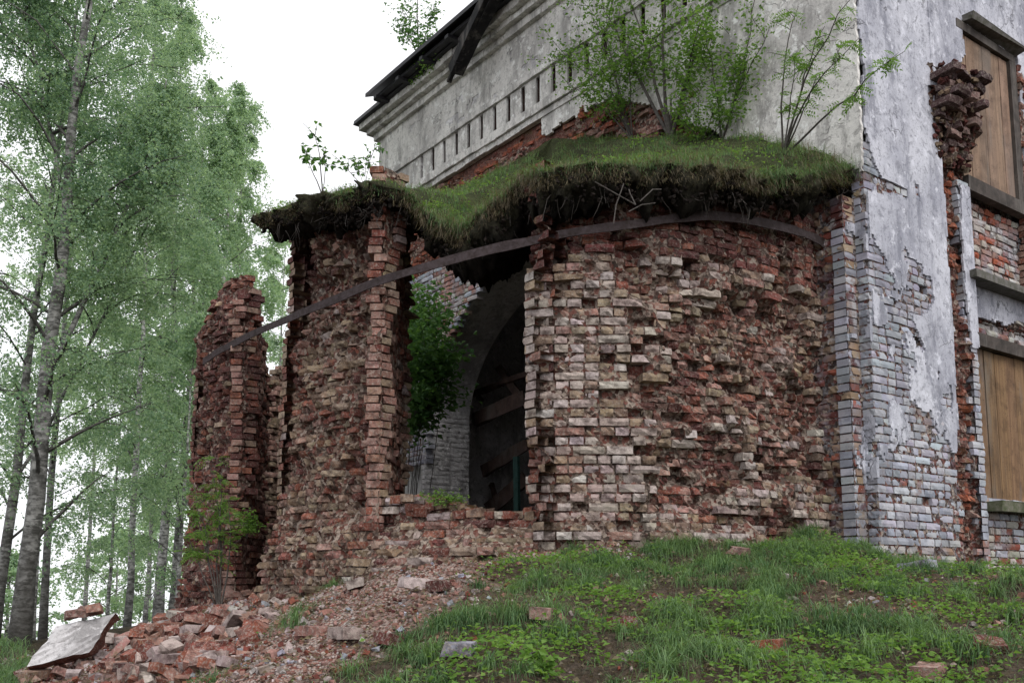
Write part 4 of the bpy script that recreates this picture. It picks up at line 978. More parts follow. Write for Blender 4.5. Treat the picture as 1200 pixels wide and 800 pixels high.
# grass on the turf
def turf_blades():
    nt = 1500; u = rng.uniform(0.05, U_END, nt); q = rng.random(nt)**1.8*0.85; g = fbm(u*2.2, q*5, 0, 207, 3)
    keep = rng.random(nt) < np.clip(0.6+1.3*g, .1, 1)*np.where(u > U_END-1.4, .45, 1); u, q, g = u[keep], q[keep], g[keep]
    sz = rng.uniform(.4, 1.2, len(u))*(1+.9*np.clip(g, -.4, .6))*np.where(u > U_END-1.6, .38, 1)
    k = np.repeat(np.arange(len(u)), (18+16*sz).astype(int)); n = len(k)
    uu = np.clip(u[k]+rng.normal(0, .07, n), .03, U_END-.02); qq = np.clip(q[k]+rng.normal(0, .02, n), 0.002, .95); P = turf(uu, qq)
    tone = rng.uniform(-.25, .3, len(u))[k]; dead = rng.random(n) < np.where(qq < .05, .45, .22)
    h = rng.uniform(.05, .145, n)*sz[k]; w = rng.uniform(.0035, .0065, n); le = rng.uniform(.2, 2.0, n); az = rng.uniform(0, 6.28, n)
    for m, mt, nm in ((~dead, M['grass'], 'turf_grass'), (dead, M['dead'], 'turf_dead_grass')):
        curved_blades(P[m], h[m], w[m], le[m], az[m], rng.random(m.sum())*.7+.2+tone[m], mt, nm)
    # tufts and dead stems falling over the edge, in ragged bunches
    nt = 620; u = rng.uniform(0.05, U_END, nt); sz = np.clip(.35+.9*rng.random(nt)**2+.5*vn(u*6, 3)+np.where(u < 1.5, .25, 0), .12, 1.6)*np.where(u > U_END-1.7, .4, 1)
    k = np.repeat(np.arange(nt), (10+16*sz).astype(int)); n = len(k); uu = np.clip(u[k]+rng.normal(0, .035, n), .03, U_END-.02); tn, nr = AP.frame(uu)
    f = rng.random(n)**1.6; P = turf(uu, np.full(n, .01))+nr*rng.uniform(.0, .09, n)[:, None]-np.array([0, 0, 1.0])*(f*.20)[:, None]
    az = np.arctan2(nr[:, 1], nr[:, 0])+rng.normal(0, .8, n); gr = rng.random(n) < np.clip(.55-.9*f+.3*vn(uu*3, 8)+np.where(uu < 1.6, .4, 0), .04, 1)
    h = rng.uniform(.04, .15, n)*sz[k]; w = rng.uniform(.003, .006, n); le = rng.uniform(.7, 3.0, n)
    for m, mt, nm in ((gr, M['grass'], 'overhanging_grass'), (~gr, M['dead'], 'hanging_dead_grass')):
        curved_blades(P[m], h[m], w[m], le[m], az[m], rng.random(m.sum()), mt, nm)
    # clods of black earth and torn roots below
    mb = MB()
    for r in range(2600):
        u = rng.uniform(.05, U_END-.03); tn, nr = AP.frame(u); fz = rng.random()
        p = turf(np.array([u]), np.array([.015+.12*rng.random()**2*(fz > .6)]))[0]+nr*rng.uniform(-.06, .08)-np.array([0, 0, rng.uniform(.06, .34 if u < U_END-1.5 else .20)])
        chunk(mb, p, rng.uniform(.012, .055), (*(np.array([.016, .012, .010])*rng.uniform(.5, 2.2)), 1), .7)
    tag(mb.build('earth_clods', M['soil']), kind='stuff'); mb = MB()
    for r in range(150):
        u = rng.uniform(.2, U_END-.1); tn, nr = AP.frame(u); p = turf(np.array([u]), np.array([.012]))[0]+nr*rng.uniform(-.12, .05)-np.array([0, 0, rng.uniform(.12, .3)])
        d = np.array([rng.normal(0, .5), rng.normal(0, .5), -1]); L_ = rng.uniform(.06, .3); mb.tube(curve_pts(p, d, d+rdirs(1)[0]*.8, L_, 5, .15), np.linspace(.004, .0012, 5), 3, cap=False)
    tag(mb.build('hanging_roots', M['twig']), kind='stuff')
    n = 5000; u = rng.uniform(.03, U_END, n); q = rng.random(n)**1.6*.7; P = turf(u, q)+np.array([0, 0, 1.0])*rng.uniform(.0, .07, n)[:, None]; m = fbm(u*3, q*6, 0, 209, 3) > -.02; P = P[m]; n = len(P)
    V, T, c = leaf_arrays(P, rdirs(n, -.2, .5), rdirs(n, .4, 1), rng.uniform(.018, .05, n), rng.uniform(.012, .03, n), rng.random(n)); tag(obj_np('turf_weeds', V, None, T, c, M['leaf2'], None), kind='stuff')
turf_blades()

x, y = scatter(3600, 3.8, 11.5); g = grass_amount(x, y); cl = .6*fbm(x*1.5, y*1.5, 0, 61, 3)+.6*fbm(x*4.2, y*4.2, 0, 62, 2)
keep = rng.random(len(x)) < np.clip(g*1.15-0.12, 0.02, 1)*np.clip(.22+2.6*cl+.15*sstep(2, 4, x), .03, 1); x, y = x[keep], y[keep]
size = rng.uniform(.5, 1.25, len(x))*(1+.8*np.clip(cl[keep], -.2, .5)); nb = (size*95).astype(int)
k = np.repeat(np.arange(len(x)), nb); n = len(k); rad = np.abs(rng.normal(0, .055, n))*size[k]; an = rng.uniform(0, 6.28, n)
bx, by = x[k]+rad*np.cos(an), y[k]+rad*np.sin(an); bz = ground_z(bx, by)-.004
az = np.where(rng.random(n) < .62, an, np.arctan2(-1.0+0*an, -.1)+rng.normal(0, .8, n))
tone = rng.uniform(-.25, .25, len(x))[k]
curved_blades(np.stack([bx, by, bz], -1), rng.uniform(.055, .16, n)*size[k], rng.uniform(.0035, .0065, n), rng.uniform(.5, 2.0, n), az, rng.random(n)*.8+.15+tone*1.3, M['grass'], 'grass')
print('tufts', len(x), n)
x, y = scatter(90000); g = grass_amount(x, y); tuft = fbm(x*2.3, y*2.3, 0, 61, 3)
keep = rng.random(len(x)) < np.clip(g*1.1-0.2, 0, 1)*np.clip(0.24+1.8*tuft, 0.04, 1)
x, y = x[keep], y[keep]; n = len(x); dead = rng.random(n) < .35
for m, mt, nm in ((~dead, M['grass'], 'short_grass'), (dead, M['dead'], 'withered_grass')):
    q = m.sum(); curved_blades(np.stack([x, y, ground_z(x, y)-.004], -1)[m], rng.uniform(.03, .085, q), rng.uniform(.003, .006, q), rng.uniform(.5, 1.9, q), rng.uniform(0, 6.28, q), rng.random(q), mt, nm)
# rough meadow grass around the birches and at the edges of the slope
x = np.concatenate([rng.uniform(-18, -3.6, 60000), rng.uniform(4.2, 9, 14000)]); y = np.concatenate([rng.uniform(6, 24, 60000), rng.uniform(3, 11, 14000)])
m = ((x < -.5*y) | (x > .52*y)) & ~inside_poly(x, y, apse_poly) & (rng.random(len(x)) < np.clip(.45+1.5*fbm(x*.9, y*.9, 0, 67, 3), .05, 1)); x, y = x[m], y[m]; n = len(x)
curved_blades(np.stack([x, y, ground_z(x, y)-.01], -1), rng.uniform(.10, .32, n), rng.uniform(.006, .014, n), rng.uniform(.4, 1.7, n), rng.uniform(0, 6.28, n), rng.random(n), M['grass'], 'meadow_grass')
# leaf litter
x, y = scatter(22000, 3.8, 10); n = len(x); P = np.stack([x, y, ground_z(x, y)+rng.uniform(.004, .03, n)], -1)
V, T, c = leaf_arrays(P, rdirs(n, -.2, .3), rdirs(n, .6, 1), rng.uniform(.015, .05, n), rng.uniform(.008, .03, n), rng.random(n)*1.0)
tag(obj_np('leaf_litter', V, None, T, c, M['dead'], None), kind='stuff')
# low broad-leaved weeds and moss
x, y = scatter(130000, 3.7, 9.5); g = grass_amount(x, y); pt = fbm(x*1.6, y*1.6, 0, 71, 3)
keep = rng.random(len(x)) < np.clip(g-0.3, 0, 1)*np.clip(0.17+2.4*pt+0.40*sstep(6.0, 4.2, y)*sstep(-.8, 1.2, x)+.28*sstep(1.5, 3.5, x), 0, 1)
x, y = x[keep], y[keep]; n = len(x); z = ground_z(x, y)+rng.uniform(0.005, 0.07, n)
D = rdirs(n, -.1, .5); N = rdirs(n, .5, 1)
V, T, c = leaf_arrays(np.stack([x, y, z], -1), D, N, rng.uniform(.014, .048, n), rng.uniform(.010, .032, n), rng.random(n))
tag(obj_np('weeds', V, None, T, c, M['leaf2'], None), kind='stuff'); print('weeds', n)

def crumbs(n, wmask, smin, smax, name, power=3.0):
    x, y = scatter(n, 3.7, 12.0); w = wmask(x, y); keep = rng.random(len(x)) < w; x, y = x[keep], y[keep]; z = ground_z(x, y); mb = MB()
    for k in range(len(x)):
        s = smin+(smax-smin)*rng.random()**power; r = rng.random()
        c = pick('pink' if r < .42 else 'red' if r < .54 else 'pale' if r < .88 else 'maroon' if r < .94 else 'white', .15)
        chunk(mb, np.array([x[k], y[k], z[k]+s*.12]), s, (*c, 1))
    print(name, len(x)); return tag(mb.build(name, M['stone']), kind='stuff')
heap = lambda x, y: sstep(-0.17, -0.30, x/y)*sstep(4.5, 5.2, y)*sstep(-0.56, -0.47, x/y)
crumbs(95000, lambda x, y: np.clip((1-grass_amount(x, y))*0.95, 0.05, 1)*np.clip(.55+1.1*fbm(x*2, y*2, 0, 81), .06, 1)*(x > -0.5*y), 0.012, 0.06, 'brick_crumbs', 3.0)
crumbs(9000, lambda x, y: heap(x, y)*.9, 0.025, 0.11, 'rubble', 2.2)

# loose bricks: one by one
def loose_brick(p, half, cls, rot=None):
    L_, B_, H_ = (0.25 if not half else rng.uniform(.10, .17)), rng.uniform(.115, .13), rng.uniform(.062, .072)
    mb = MB(); nx = 4 if not half else 3
    gx = np.linspace(-.5, .5, nx); V = []
    for i, a in enumerate(gx):
        br = half and i == nx-1
        for sy, sz in ((-.5, -.5), (.5, -.5), (.5, .5), (-.5, .5)):
            V.append([a*L_+(rng.normal(0, .02) if br else rng.normal(0, .003)), sy*B_*(1+rng.normal(0, .03)), sz*H_*(1+rng.normal(0, .05))])
    V = np.array(V)+rng.normal(0, .003, (nx*4, 3))
    Q = [[i*4+k, i*4+(k+1) % 4, i*4+4+(k+1) % 4, i*4+4+k] for i in range(nx-1) for k in range(4)]+[[3, 2, 1, 0], [nx*4-4, nx*4-3, nx*4-2, nx*4-1]]
    ax = rdirs(1, -1, 1)[0]; ang = rng.uniform(0, 1.1) if rot is None else rot[1]; az = rng.uniform(0, 6.28) if rot is None else rot[0]
    K = np.array([[0, -ax[2], ax[1]], [ax[2], 0, -ax[0]], [-ax[1], ax[0], 0]]); Rm = np.eye(3)+math.sin(ang)*K+(1-math.cos(ang))*K@K
    Rz = np.array([[math.cos(az), -math.sin(az), 0], [math.sin(az), math.cos(az), 0], [0, 0, 1]])
    V = V @ (Rm @ Rz).T+p; c = pick(cls, .15)
    return obj_np('loose_brick', V, Q, None, np.array([*c, .9]), M['brick'])
poly = np.array([(25, 800), (45, 770), (110, 745), (170, 722), (215, 702), (255, 684), (300, 668), (345, 690), (330, 715), (300, 745), (275, 775), (255, 800)], float)
cnt = 0
while cnt < 170:
    px, py = rng.uniform(20, 350), rng.uniform(668, 800)
    if not inside_poly(np.array([px]), np.array([py]), poly)[0]: continue
    p = ground_hit(px, py)
    if p[1] > 13: continue
    half = rng.random() < .62; r = rng.random(); cls = 'red' if r < .32 else 'pink' if r < .68 else 'maroon' if r < .76 else 'pale'
    o = loose_brick(p+np.array([0, 0, rng.uniform(-.03, .065)]), half, cls); cnt += 1
    zone = ('atop the rubble heap by the brick stump' if py < 712 else 'just right of the pale plastered slab' if px < 190 and py < 765 else 'in front of the pale plastered slab' if px < 150 else 'at the right edge of the rubble heap' if px > 240 else 'in the thick of the rubble heap')
    look = {'red': 'red', 'pink': 'dusty pink', 'maroon': 'dark maroon', 'pale': 'pale mortar-coated'}[cls]+(' half brick' if half else ' whole brick')
    tag(o, look+' '+zone, 'brick', look+'s '+zone)
for (px, py, half, cls, lab) in [(490, 690, 0, 'pale', 'pale brick lying on the crumbs below the window, beside a dark one'), (513, 693, 1, 'maroon', 'dark brick lying right beside a pale brick below the window'),
        (403, 748, 0, 'pale', 'flat pale whole brick lying alone on the crumbs right of the rubble heap'), (366, 746, 0, 'pink', 'lone pinkish whole brick on the crumbs between rubble heap and grass'), (455, 757, 1, 'maroon', 'dark maroon broken brick in the thin grass below the brick crumbs'),
        (540, 768, 1, 'white', 'single whitish stone lump lying in the grass below the slope'), (900, 766, 1, 'bright', 'bright red half brick in the weeds at the bottom of the slope'), (1160, 765, 1, 'red', 'reddish broken brick in the weeds at the far right'),
        (637, 727, 1, 'pink', 'pink broken brick lying between two tufts in the middle of the slope'), (415, 690, 1, 'pale', 'grey angular brick lump at the foot of the window pier'), (730, 738, 1, 'red', 'small red brick fragment beside a tuft right of the slope\'s middle'),
        (866, 650, 1, 'pink', 'pink brick fragment lying at the foot of the brick wall'), (1075, 668, 0, 'cement', 'grey tilted block leaning at the foot of the whitewashed wall'), (1090, 795, 1, 'pink', 'pink brick chip in the weeds at the bottom right corner')]:
    p = ground_hit(px, py); PAL.setdefault('cement', [(0.25, 0.26, 0.30)])
    tag(loose_brick(p+np.array([0, 0, .035]), half, cls, (rng.uniform(0, 3), rng.uniform(0, .4))), lab, 'brick')
# the big plastered lump on the heap
q = [ground_hit(44, 770), ground_hit(100, 773), ground_hit(115, 745)]
def lump():
    d = 8.6; c = ray(84, 749); c = c/c[1]*d
    ux = np.array([0.25, 0.06, 0.06]); uy = np.array([0.10, 0.09, 0.21]); uz = np.cross(ux, uy); uz = uz/np.linalg.norm(uz)
    if uz[1] > 0: uz = -uz
    n = 9; V = []; out = lambda i, j: 1+0.07*vn(i*.9, j*.9, 0, 5)
    for s in (0, 1):
        for i in range(n):
            for j in range(n):
                a, b = i/(n-1)*2-1, j/(n-1)*2-1
                V.append(c+ux*a*out(i, j)*.95+uy*b*out(j, i)*.8+uz*(0.015*vn(i*1.3, j*1.3, 0, 9)-s*(.16+.05*vn(i, j, 3))))
    V = np.array(V); Q = []; N = n*n
    for i in range(n-1):
        for j in range(n-1):
            k = i*n+j; Q += [[k, k+n, k+n+1, k+1], [N+k, N+k+1, N+k+n+1, N+k+n]]
    e = [i*n for i in range(n)]+[(n-1)*n+j for j in range(1, n)]+[i*n+n-1 for i in range(n-2, -1, -1)]+[j for j in range(n-2, 0, -1)]
    for a in range(len(e)): b = e[(a+1) % len(e)]; Q.append([e[a], e[a-len(e)+1] if False else b, N+b, N+e[a]])
    t = thing('plaster_lump', tuple(V.mean(0)-np.array([0, 0, .2])), 'big slanting slab of fallen masonry with a pale plaster face on the rubble heap', 'rubble')
    Qf = [f for f in Q if max(f) < N]; Qb = [f for f in Q if max(f) >= N]
    obj_np('plaster_face', V[:N], Qf, None, None, M['limewash'], t); obj_np('brick_backing', V-uz*.004, Qb, None, np.array([.16, .06, .045, .6]), M['brick'], t)
    for dx in (-0.2, -0.05, 0.08):
        o = loose_brick(c+uy*.95+ux*dx/.3*.8+np.array([0, 0, .05]), 1, 'pink', (rng.uniform(0, 3), .3)); tag(o, {-.2: 'leftmost', -.05: 'middle', .08: 'rightmost'}[dx]+' of three pinkish bricks lying along the upper edge of the plastered slab', 'brick', 'bricks on the plastered slab')
lump()

# ------------------------------------------------------------------ trees and other plants
def along(P, f):
    f = np.asarray(f)*(len(P)-1); i = np.clip(f.astype(int), 0, len(P)-2); k = (f-i)[:, None]
    return P[i]*(1-k)+P[i+1]*k
def birch(label, x, y, H, r0, lean, crown_lo, crown_r, n_leaf, leaf_l, n_limb=30, droop=1.0, fork=None, group='birches behind the ruin', name='birch_tree', haze_tint=0.0, dark=0.0):
    n_leaf = int(n_leaf*1.2); leaf_l *= 0.92
    z0 = float(ground_z(x, y))-0.1; base = np.array([x, y, z0])
    t = thing(name, tuple(base), label, 'tree', group)
    n = 16; f = np.linspace(0, 1, n)
    axis = base+np.stack([lean[0]*f**1.2, lean[1]*f, H*f], -1)
    axis[1:, :2] += np.cumsum(rng.normal(0, 0.012*H/8, (n-1, 2)), 0)
    mb = MB(); rr = r0*(1-f)**1.25+0.010; rr[0] *= 1.2; da = np.zeros((n*9, 4)); da[:, 3] = np.repeat(np.clip(dark+0.75*sstep(.12, 0, f)+0*f, 0, 1), 9)
    mb.tube(axis, rr, 9, da)
    tw_s, tw_e = [], []
    stems = [(axis, crown_lo, n_limb)]
    if fork:
        for (ff, az, el, L2) in fork:
            p = along(axis, np.array([ff]))[0]; d = np.array([math.cos(az)*math.cos(el), math.sin(az)*math.cos(el), math.sin(el)])
            P = curve_pts(p, d, np.array([d[0]*.5, d[1]*.5, 1.2]), L2, 9, .05); r1 = r0*(1-ff)*.45
            mb.tube(P, np.linspace(r1, .012, 9), 7, (0, 0, 0, dark)); stems.append((P, .25, n_limb//2))
    for (ax_, lo, nl) in stems:
        LH = np.linalg.norm(ax_[-1]-ax_[0])
        for i in range(nl):
            h = lo+(1-lo)*((i+rng.random())/nl)**0.9*0.985; p = along(ax_, np.array([h]))[0]
            az = i*2.399+rng.normal(0, .5); prof = math.sin(min(1, (h-lo)/(1-lo)*0.86+0.22)*math.pi)**0.7
            L_ = crown_r*max(.22, prof)*rng.uniform(.7, 1.15)*min(1, LH/H+.1)
            el = R(rng.uniform(25, 55)+20*h)
            d0 = np.array([math.cos(az)*math.cos(el), math.sin(az)*math.cos(el), math.sin(el)]); d1 = np.array([d0[0], d0[1], rng.uniform(-.35, .35)])
            P = curve_pts(p, d0, d1, L_, 7, .10); r1 = max(.008, r0*(1-h)*.32)
            mb.tube(P, np.linspace(r1, .005, 7), 5, (0, 0, 0, .8))
            for s in range(6):
                q = along(P, np.array([rng.uniform(.25, 1)]))[0]; a2 = az+rng.normal(0, 1.0)
                d = np.array([math.cos(a2), math.sin(a2), rng.uniform(-.1, .5)]); S = curve_pts(q, d, d+np.array([0, 0, -1.0*droop]), L_*rng.uniform(.22, .42), 5, .08)
                mb.tube(S, np.linspace(.008, .003, 5), 3, (0, 0, 0, .9), False)
                for w in range(6):
                    a = along(S, np.array([rng.uniform(.15, 1)]))[0]; dd = np.array([rng.normal(0, .5), rng.normal(0, .5), -droop*rng.uniform(.3, 1.5)+.25])
                    e = a+dd/np.linalg.norm(dd)*rng.uniform(.25, .95)*min(1.2, crown_r/2.4); tw_s.append(a); tw_e.append(e)
    tw_s, tw_e = np.array(tw_s), np.array(tw_e); m = len(tw_s)
    k = rng.integers(0, m, n_leaf); f = rng.random(n_leaf)[:, None]
    P = tw_s[k]*(1-f)+tw_e[k]*f+rng.normal(0, .035, (n_leaf, 3))
    D = rdirs(n_leaf, -1, .2); N = rdirs(n_leaf)
    shade = np.clip(rng.random(n_leaf)*.75+.25*vn(P[:, 0]*.9, P[:, 1]*.9, P[:, 2]*.9, 3)+.1+haze_tint, 0, 1)  # farther trees get paler leaves: haze painted into the leaf colour
    l = leaf_l*rng.uniform(.7, 1.25, n_leaf)
    mb.build('trunk', M['bark'], t, True)
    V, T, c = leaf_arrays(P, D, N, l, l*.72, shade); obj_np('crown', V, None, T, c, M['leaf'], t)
    return t
def at_px(px, d): return (px-600)/1129*d, d
BI = [
    ('thick grey birch with a rough dark foot, nearest tree left of the rubble heap', 27, 14.5, 17.5,   .140, (.45, .3), .09, 2.8, 70000, .056, 46, 1.0, [(.24, .5, 1.2, 5.5), (.40, 2.9, 1.2, 5)], 0),
    ('slender dark birch leaning out of the picture, left of the thick grey birch', -4, 15.5, 14, .085, (.9, .2), .10, 2.6, 30000, .055, 32, 1.0, [(.2, .2, 1.1, 6.5)], 0),
    ('thin dark birch trunk close behind the thick grey birch', 54, 18.5, 16, .07, (.1, .4), .14, 2.6, 30000, .058, 34, 1.0, None, 0),
    ('thin pale birch standing alone in the gap behind the plastered slab', 151, 23, 18, .080, (-.1, .3), .16, 2.3, 32000, .066, 28, 1.2, None, .1),
    ('sturdy pale birch, left trunk of the close pair behind the rubble', 187, 26, 19, .135, (-.3, .3), .15, 2.5, 38000, .072, 32, 1.2, None, .15),
    ('sturdy pale birch, right trunk of the close pair behind the rubble', 203, 26.6, 16.5, .115, (.2, .4), .16, 2.4, 32000, .072, 28, 1.2, None, .15),
    ('birch half hidden by the left side of the brick stump', 222, 31, 17, .09, (.2, 0), .12, 3.0, 30000, .082, 28, 1.2, None, .25),
    ('tall drooping birch whose crown shows just right of the brick stump', 268, 30, 17.6, .15, (-.2, 0), .16, 2.7, 34000, .080, 34, 1.4, None, .25),
    ('drooping birch hidden by the top of the brick stump, its crown rising above it', 245, 27, 15.6, .14, (0, 0), .2, 2.3, 30000, .074, 30, 1.4, None, .2),
    ('young leafy birch filling the space behind the lone pale birch', 128, 28, 9.5, .05, (.2, 0), .08, 2.2, 15000, .07, 26, 1.1, None, .15),
    ('young leafy birch low beside the left edge of the brick stump', 208, 21, 7, .045, (.1, 0), .06, 1.7, 12000, .06, 24, 1.1, None, .1),
    ('thin distant birch between the lone pale birch and the pair', 172, 38, 18, .09, (.3, 0), .20, 3.8, 26000, .100, 26, 1.2, None, .3),
    ('distant birch filling the gap above the plastered slab', 100, 44, 24, .10, (.4, 0), .30, 4.8, 24000, .110, 30, 1.2, None, .3),
    ('distant birch seen between the two nearest dark trunks', 42, 33, 21, .09, (.2, 0), .20, 4.0, 22000, .09, 28, 1.2, None, .25),
    ('distant birch low behind the brick stump and the window pier', 318, 40, 17, .14, (0, 0), .10, 4.2, 22000, .105, 28, 1.2, None, .35),
]
for (lab, px, d, H, r0, lean, lo, cr, nl, ll, nb, dr, fk, haze_tint) in BI:
    X, Y = at_px(px, d); birch(lab, X, Y, H, r0, lean, lo, cr, nl, ll, nb, dr, fk, haze_tint=haze_tint, dark=.35 if d < 19 else 0)
for (lab, px, d, H, cr, nl) in [('round distant bushy tree beyond the slope behind the plastered slab', 137, 62, 7.5, 3.6, 9000), ('distant bushy tree low between the birch pair and the lone pale birch', 176, 58, 8, 3.4, 9000), ('small distant bush low behind the thick grey birch', 12, 50, 5, 3.0, 7000)]:
    X, Y = at_px(px, d); birch(lab, X, Y, H, .12, (0, 0), .05, cr, nl, .17, 26, .6, None, 'distant bushes beyond the slope', 'bushy_tree', haze_tint=.4)

def plant(name, label, cat, base, stems, leaf_l, n_leaf, mat, spread=.10, style='single', group=None, r0=.012, side=5, side_l=.35, lo=.3, droop=.2):
    """a shrub or sapling: stems given as end offsets from the base"""
    n_leaf = int(n_leaf*((1.6 if cat == 'sapling' else 1.7) if style == 'single' else 1.3)); leaf_l *= 1.12
    base = np.asarray(base, float); t = thing(name, tuple(base), label, cat, group); mb = MB(); S_, E_ = [], []
    for e in stems:
        e = np.asarray(e, float); L_ = np.linalg.norm(e); bend = np.array([rng.normal(0, .12), rng.normal(0, .12), .25])*L_
        f = np.linspace(0, 1, 8)[:, None]; P = base+e*f+bend*f*(1-f)+rng.normal(0, .012*L_, (8, 3))*f
        mb.tube(P, np.linspace(r0*min(1.2, L_), .003, 8), 5)
        for s in range(side):
            q = along(P, np.array([rng.uniform(lo, 1)]))[0]; d = rdirs(1, -.1, .8)[0]; l = side_l*L_*rng.uniform(.5, 1.1)
            Q_ = curve_pts(q, d, d+np.array([0, 0, -droop]), l, 5, .08); mb.tube(Q_, np.linspace(.0045, .0022, 5), 4)
            S_.append(Q_[:-1]); E_.append(Q_[1:])
        ki = max(3, int(lo*6.6)); S_.append(P[ki:-1]); E_.append(P[ki+1:])
    S_, E_ = np.concatenate(S_), np.concatenate(E_); k = rng.integers(0, len(S_), n_leaf); f = rng.random(n_leaf)[:, None]
    P = S_[k]*(1-f)+E_[k]*f; ax = E_[k]-S_[k]
    if style == 'single':
        P = P+rng.normal(0, spread*.25, (n_leaf, 3)); D = rdirs(n_leaf, -.8, .4)+ax/np.linalg.norm(ax, axis=1)[:, None]*.7; N = rdirs(n_leaf, .1, 1)
        l = leaf_l*rng.uniform(.6, 1.3, n_leaf); w = l*.6
    else:                                                           # feathered leaves of a rowan
        d = rdirs(n_leaf, -.5, .6); rl = leaf_l*3.2*rng.uniform(.7, 1.2, n_leaf); N0 = rdirs(n_leaf, .4, 1); s = np.cross(d, N0); s /= np.linalg.norm(s, axis=1)[:, None]
        PP, DD, NN, ll = [], [], [], []
        for j in range(11):
            sg = (1 if j % 2 else -1) if j < 10 else 0; fr = .15+.85*(j//2)/5
            PP.append(P+d*(rl*fr)[:, None]-np.array([0, 0, 1])*(rl*fr*fr*.35)[:, None]); DD.append(s*sg+d*(.55 if j < 10 else 1)); NN.append(N0); ll.append(leaf_l*rng.uniform(.8, 1.15, n_leaf))
        P, D, N, l = np.concatenate(PP), np.concatenate(DD), np.concatenate(NN), np.concatenate(ll); w = l*.36
    mb.build('stem', M['twig'], t, True)
    V, T, c = leaf_arrays(P, D, N, l, w, rng.random(len(P))*.8+.2*vn(P[:, 0]*5, P[:, 1]*5, P[:, 2]*5)); obj_np('foliage', V, None, T, c, mat, t)
    return t
def on_A(px, py, o=0.0): return W3(*[np.float64(v) for v in hit(px, py, 'o', o)])
def stem_to(base, px, py, o):
    return on_A(px, py, o)-base
def turf_at(px, py):
    d = ray(px, py); s = np.arange(6.5, 16, .02)
    U, Qq = np.meshgrid(np.linspace(0.05, U_END, 160), np.linspace(0, .97, 60), indexing='ij'); P = turf(U, Qq).reshape(-1, 3)
    X, Y = project(P); k = (X-px)**2+(Y-py)**2+0.6*np.linalg.norm(P, axis=1); return P[np.argmin(k)]-np.array([0, 0, .05])
def sap(px, py, tops, **kw):
    b = turf_at(px, py); t, o = to_to(b); return b, [stem_to(b, x, y, o+do) for (x, y, do) in tops]
b, st = sap(787, 158, [(772, -60, .1), (806, -70, .3), (735, -20, .5), (845, -30, .1), (700, -5, .3), (820, 20, .6)])
plant('sapling', 'tallest pale-stemmed sapling growing on the turf right of the middle', 'sapling', b, st, .05, 2300, M['leaf2'], .3, r0=.022, side=10, side_l=.36, lo=.25)
b, st = sap(742, 160, [(690, 12, .2), (715, -10, .1), (665, 100, .5), (738, 40, .3), (650, 60, .3), (700, 70, .6)])
plant('sapling', 'leafy sapling leaning over the slits above the red bricks', 'sapling', b, st, .045, 1700, M['leaf2'], .3, r0=.010, side=9, side_l=.36, lo=.3)
b, st = sap(845, 165, [(855, -40, .1), (885, -30, .2), (822, 20, .3), (880, 60, .2), (905, 30, .3)])
plant('sapling', 'slim upright sapling in the middle of the turf, in front of the grey side wall', 'sapling', b, st, .042, 1100, M['leaf2'], .3, r0=.010, side=8, side_l=.32, lo=.2)
b, st = sap(818, 168, [(822, 100, .1), (800, 118, .3), (842, 112, .2), (860, 128, .1), (790, 130, .2)])
plant('sapling', 'low bushy sapling at the foot of the tallest sapling on the turf', 'sapling', b, st, .040, 750, M['leaf2'], .2, r0=.008, side=6, side_l=.35, lo=.15)
b, st = sap(918, 178, [(935, 5, .2), (1000, -8, .5), (1046, 70, .8), (932, 70, .2), (990, 62, .6), (955, 95, .5), (965, 30, .3)])
plant('rowan_sapling', 'young rowan with feathered leaves reaching out past the plastered corner', 'sapling', b, st, .036, 140, M['leaf2'], .1, 'rowan', r0=.011, side=4, side_l=.16, lo=.45)
b, st = sap(372, 212, [(368, 158, .0), (378, 172, .05), (358, 186, 0)])
plant('sprig', 'lone leafy sprig standing against the sky on the left part of the turf', 'sapling', b, st, .06, 70, M['leaf3'], .05, r0=.010, side=4, side_l=.3, lo=.5)
b, st = sap(425, 205, [(440, 170, .05), (430, 182, .0), (415, 188, 0), (402, 192, 0)])
plant('sprig', 'small drooping sprig on the turf beside the left corner of the side wall', 'sapling', b, st, .04, 90, M['leaf3'], .05, r0=.007, side=4, side_l=.35, lo=.4)
b = on_A(490, 66, .32); plant('small_birch', 'small birch growing out of the roof edge against the white sky', 'sapling', b, [on_A(486, -30, .3)-b, on_A(462, 30, .6)-b, on_A(508, 10, .3)-b, on_A(505, 40, .3)-b, on_A(470, 5, .5)-b], .055, 620, M['leaf3'], .2, r0=.012, side=8, side_l=.32, lo=.2)
b = on_A(489, 92, .30); plant('shrub', 'low green shrub on the cornice below the roof edge', 'shrub', b, [on_A(x, y, .35)-b for x, y in ((500, 70), (515, 66), (488, 74), (508, 80))], .045, 420, M['leaf2'], .2, side=6, side_l=.4, lo=.1)
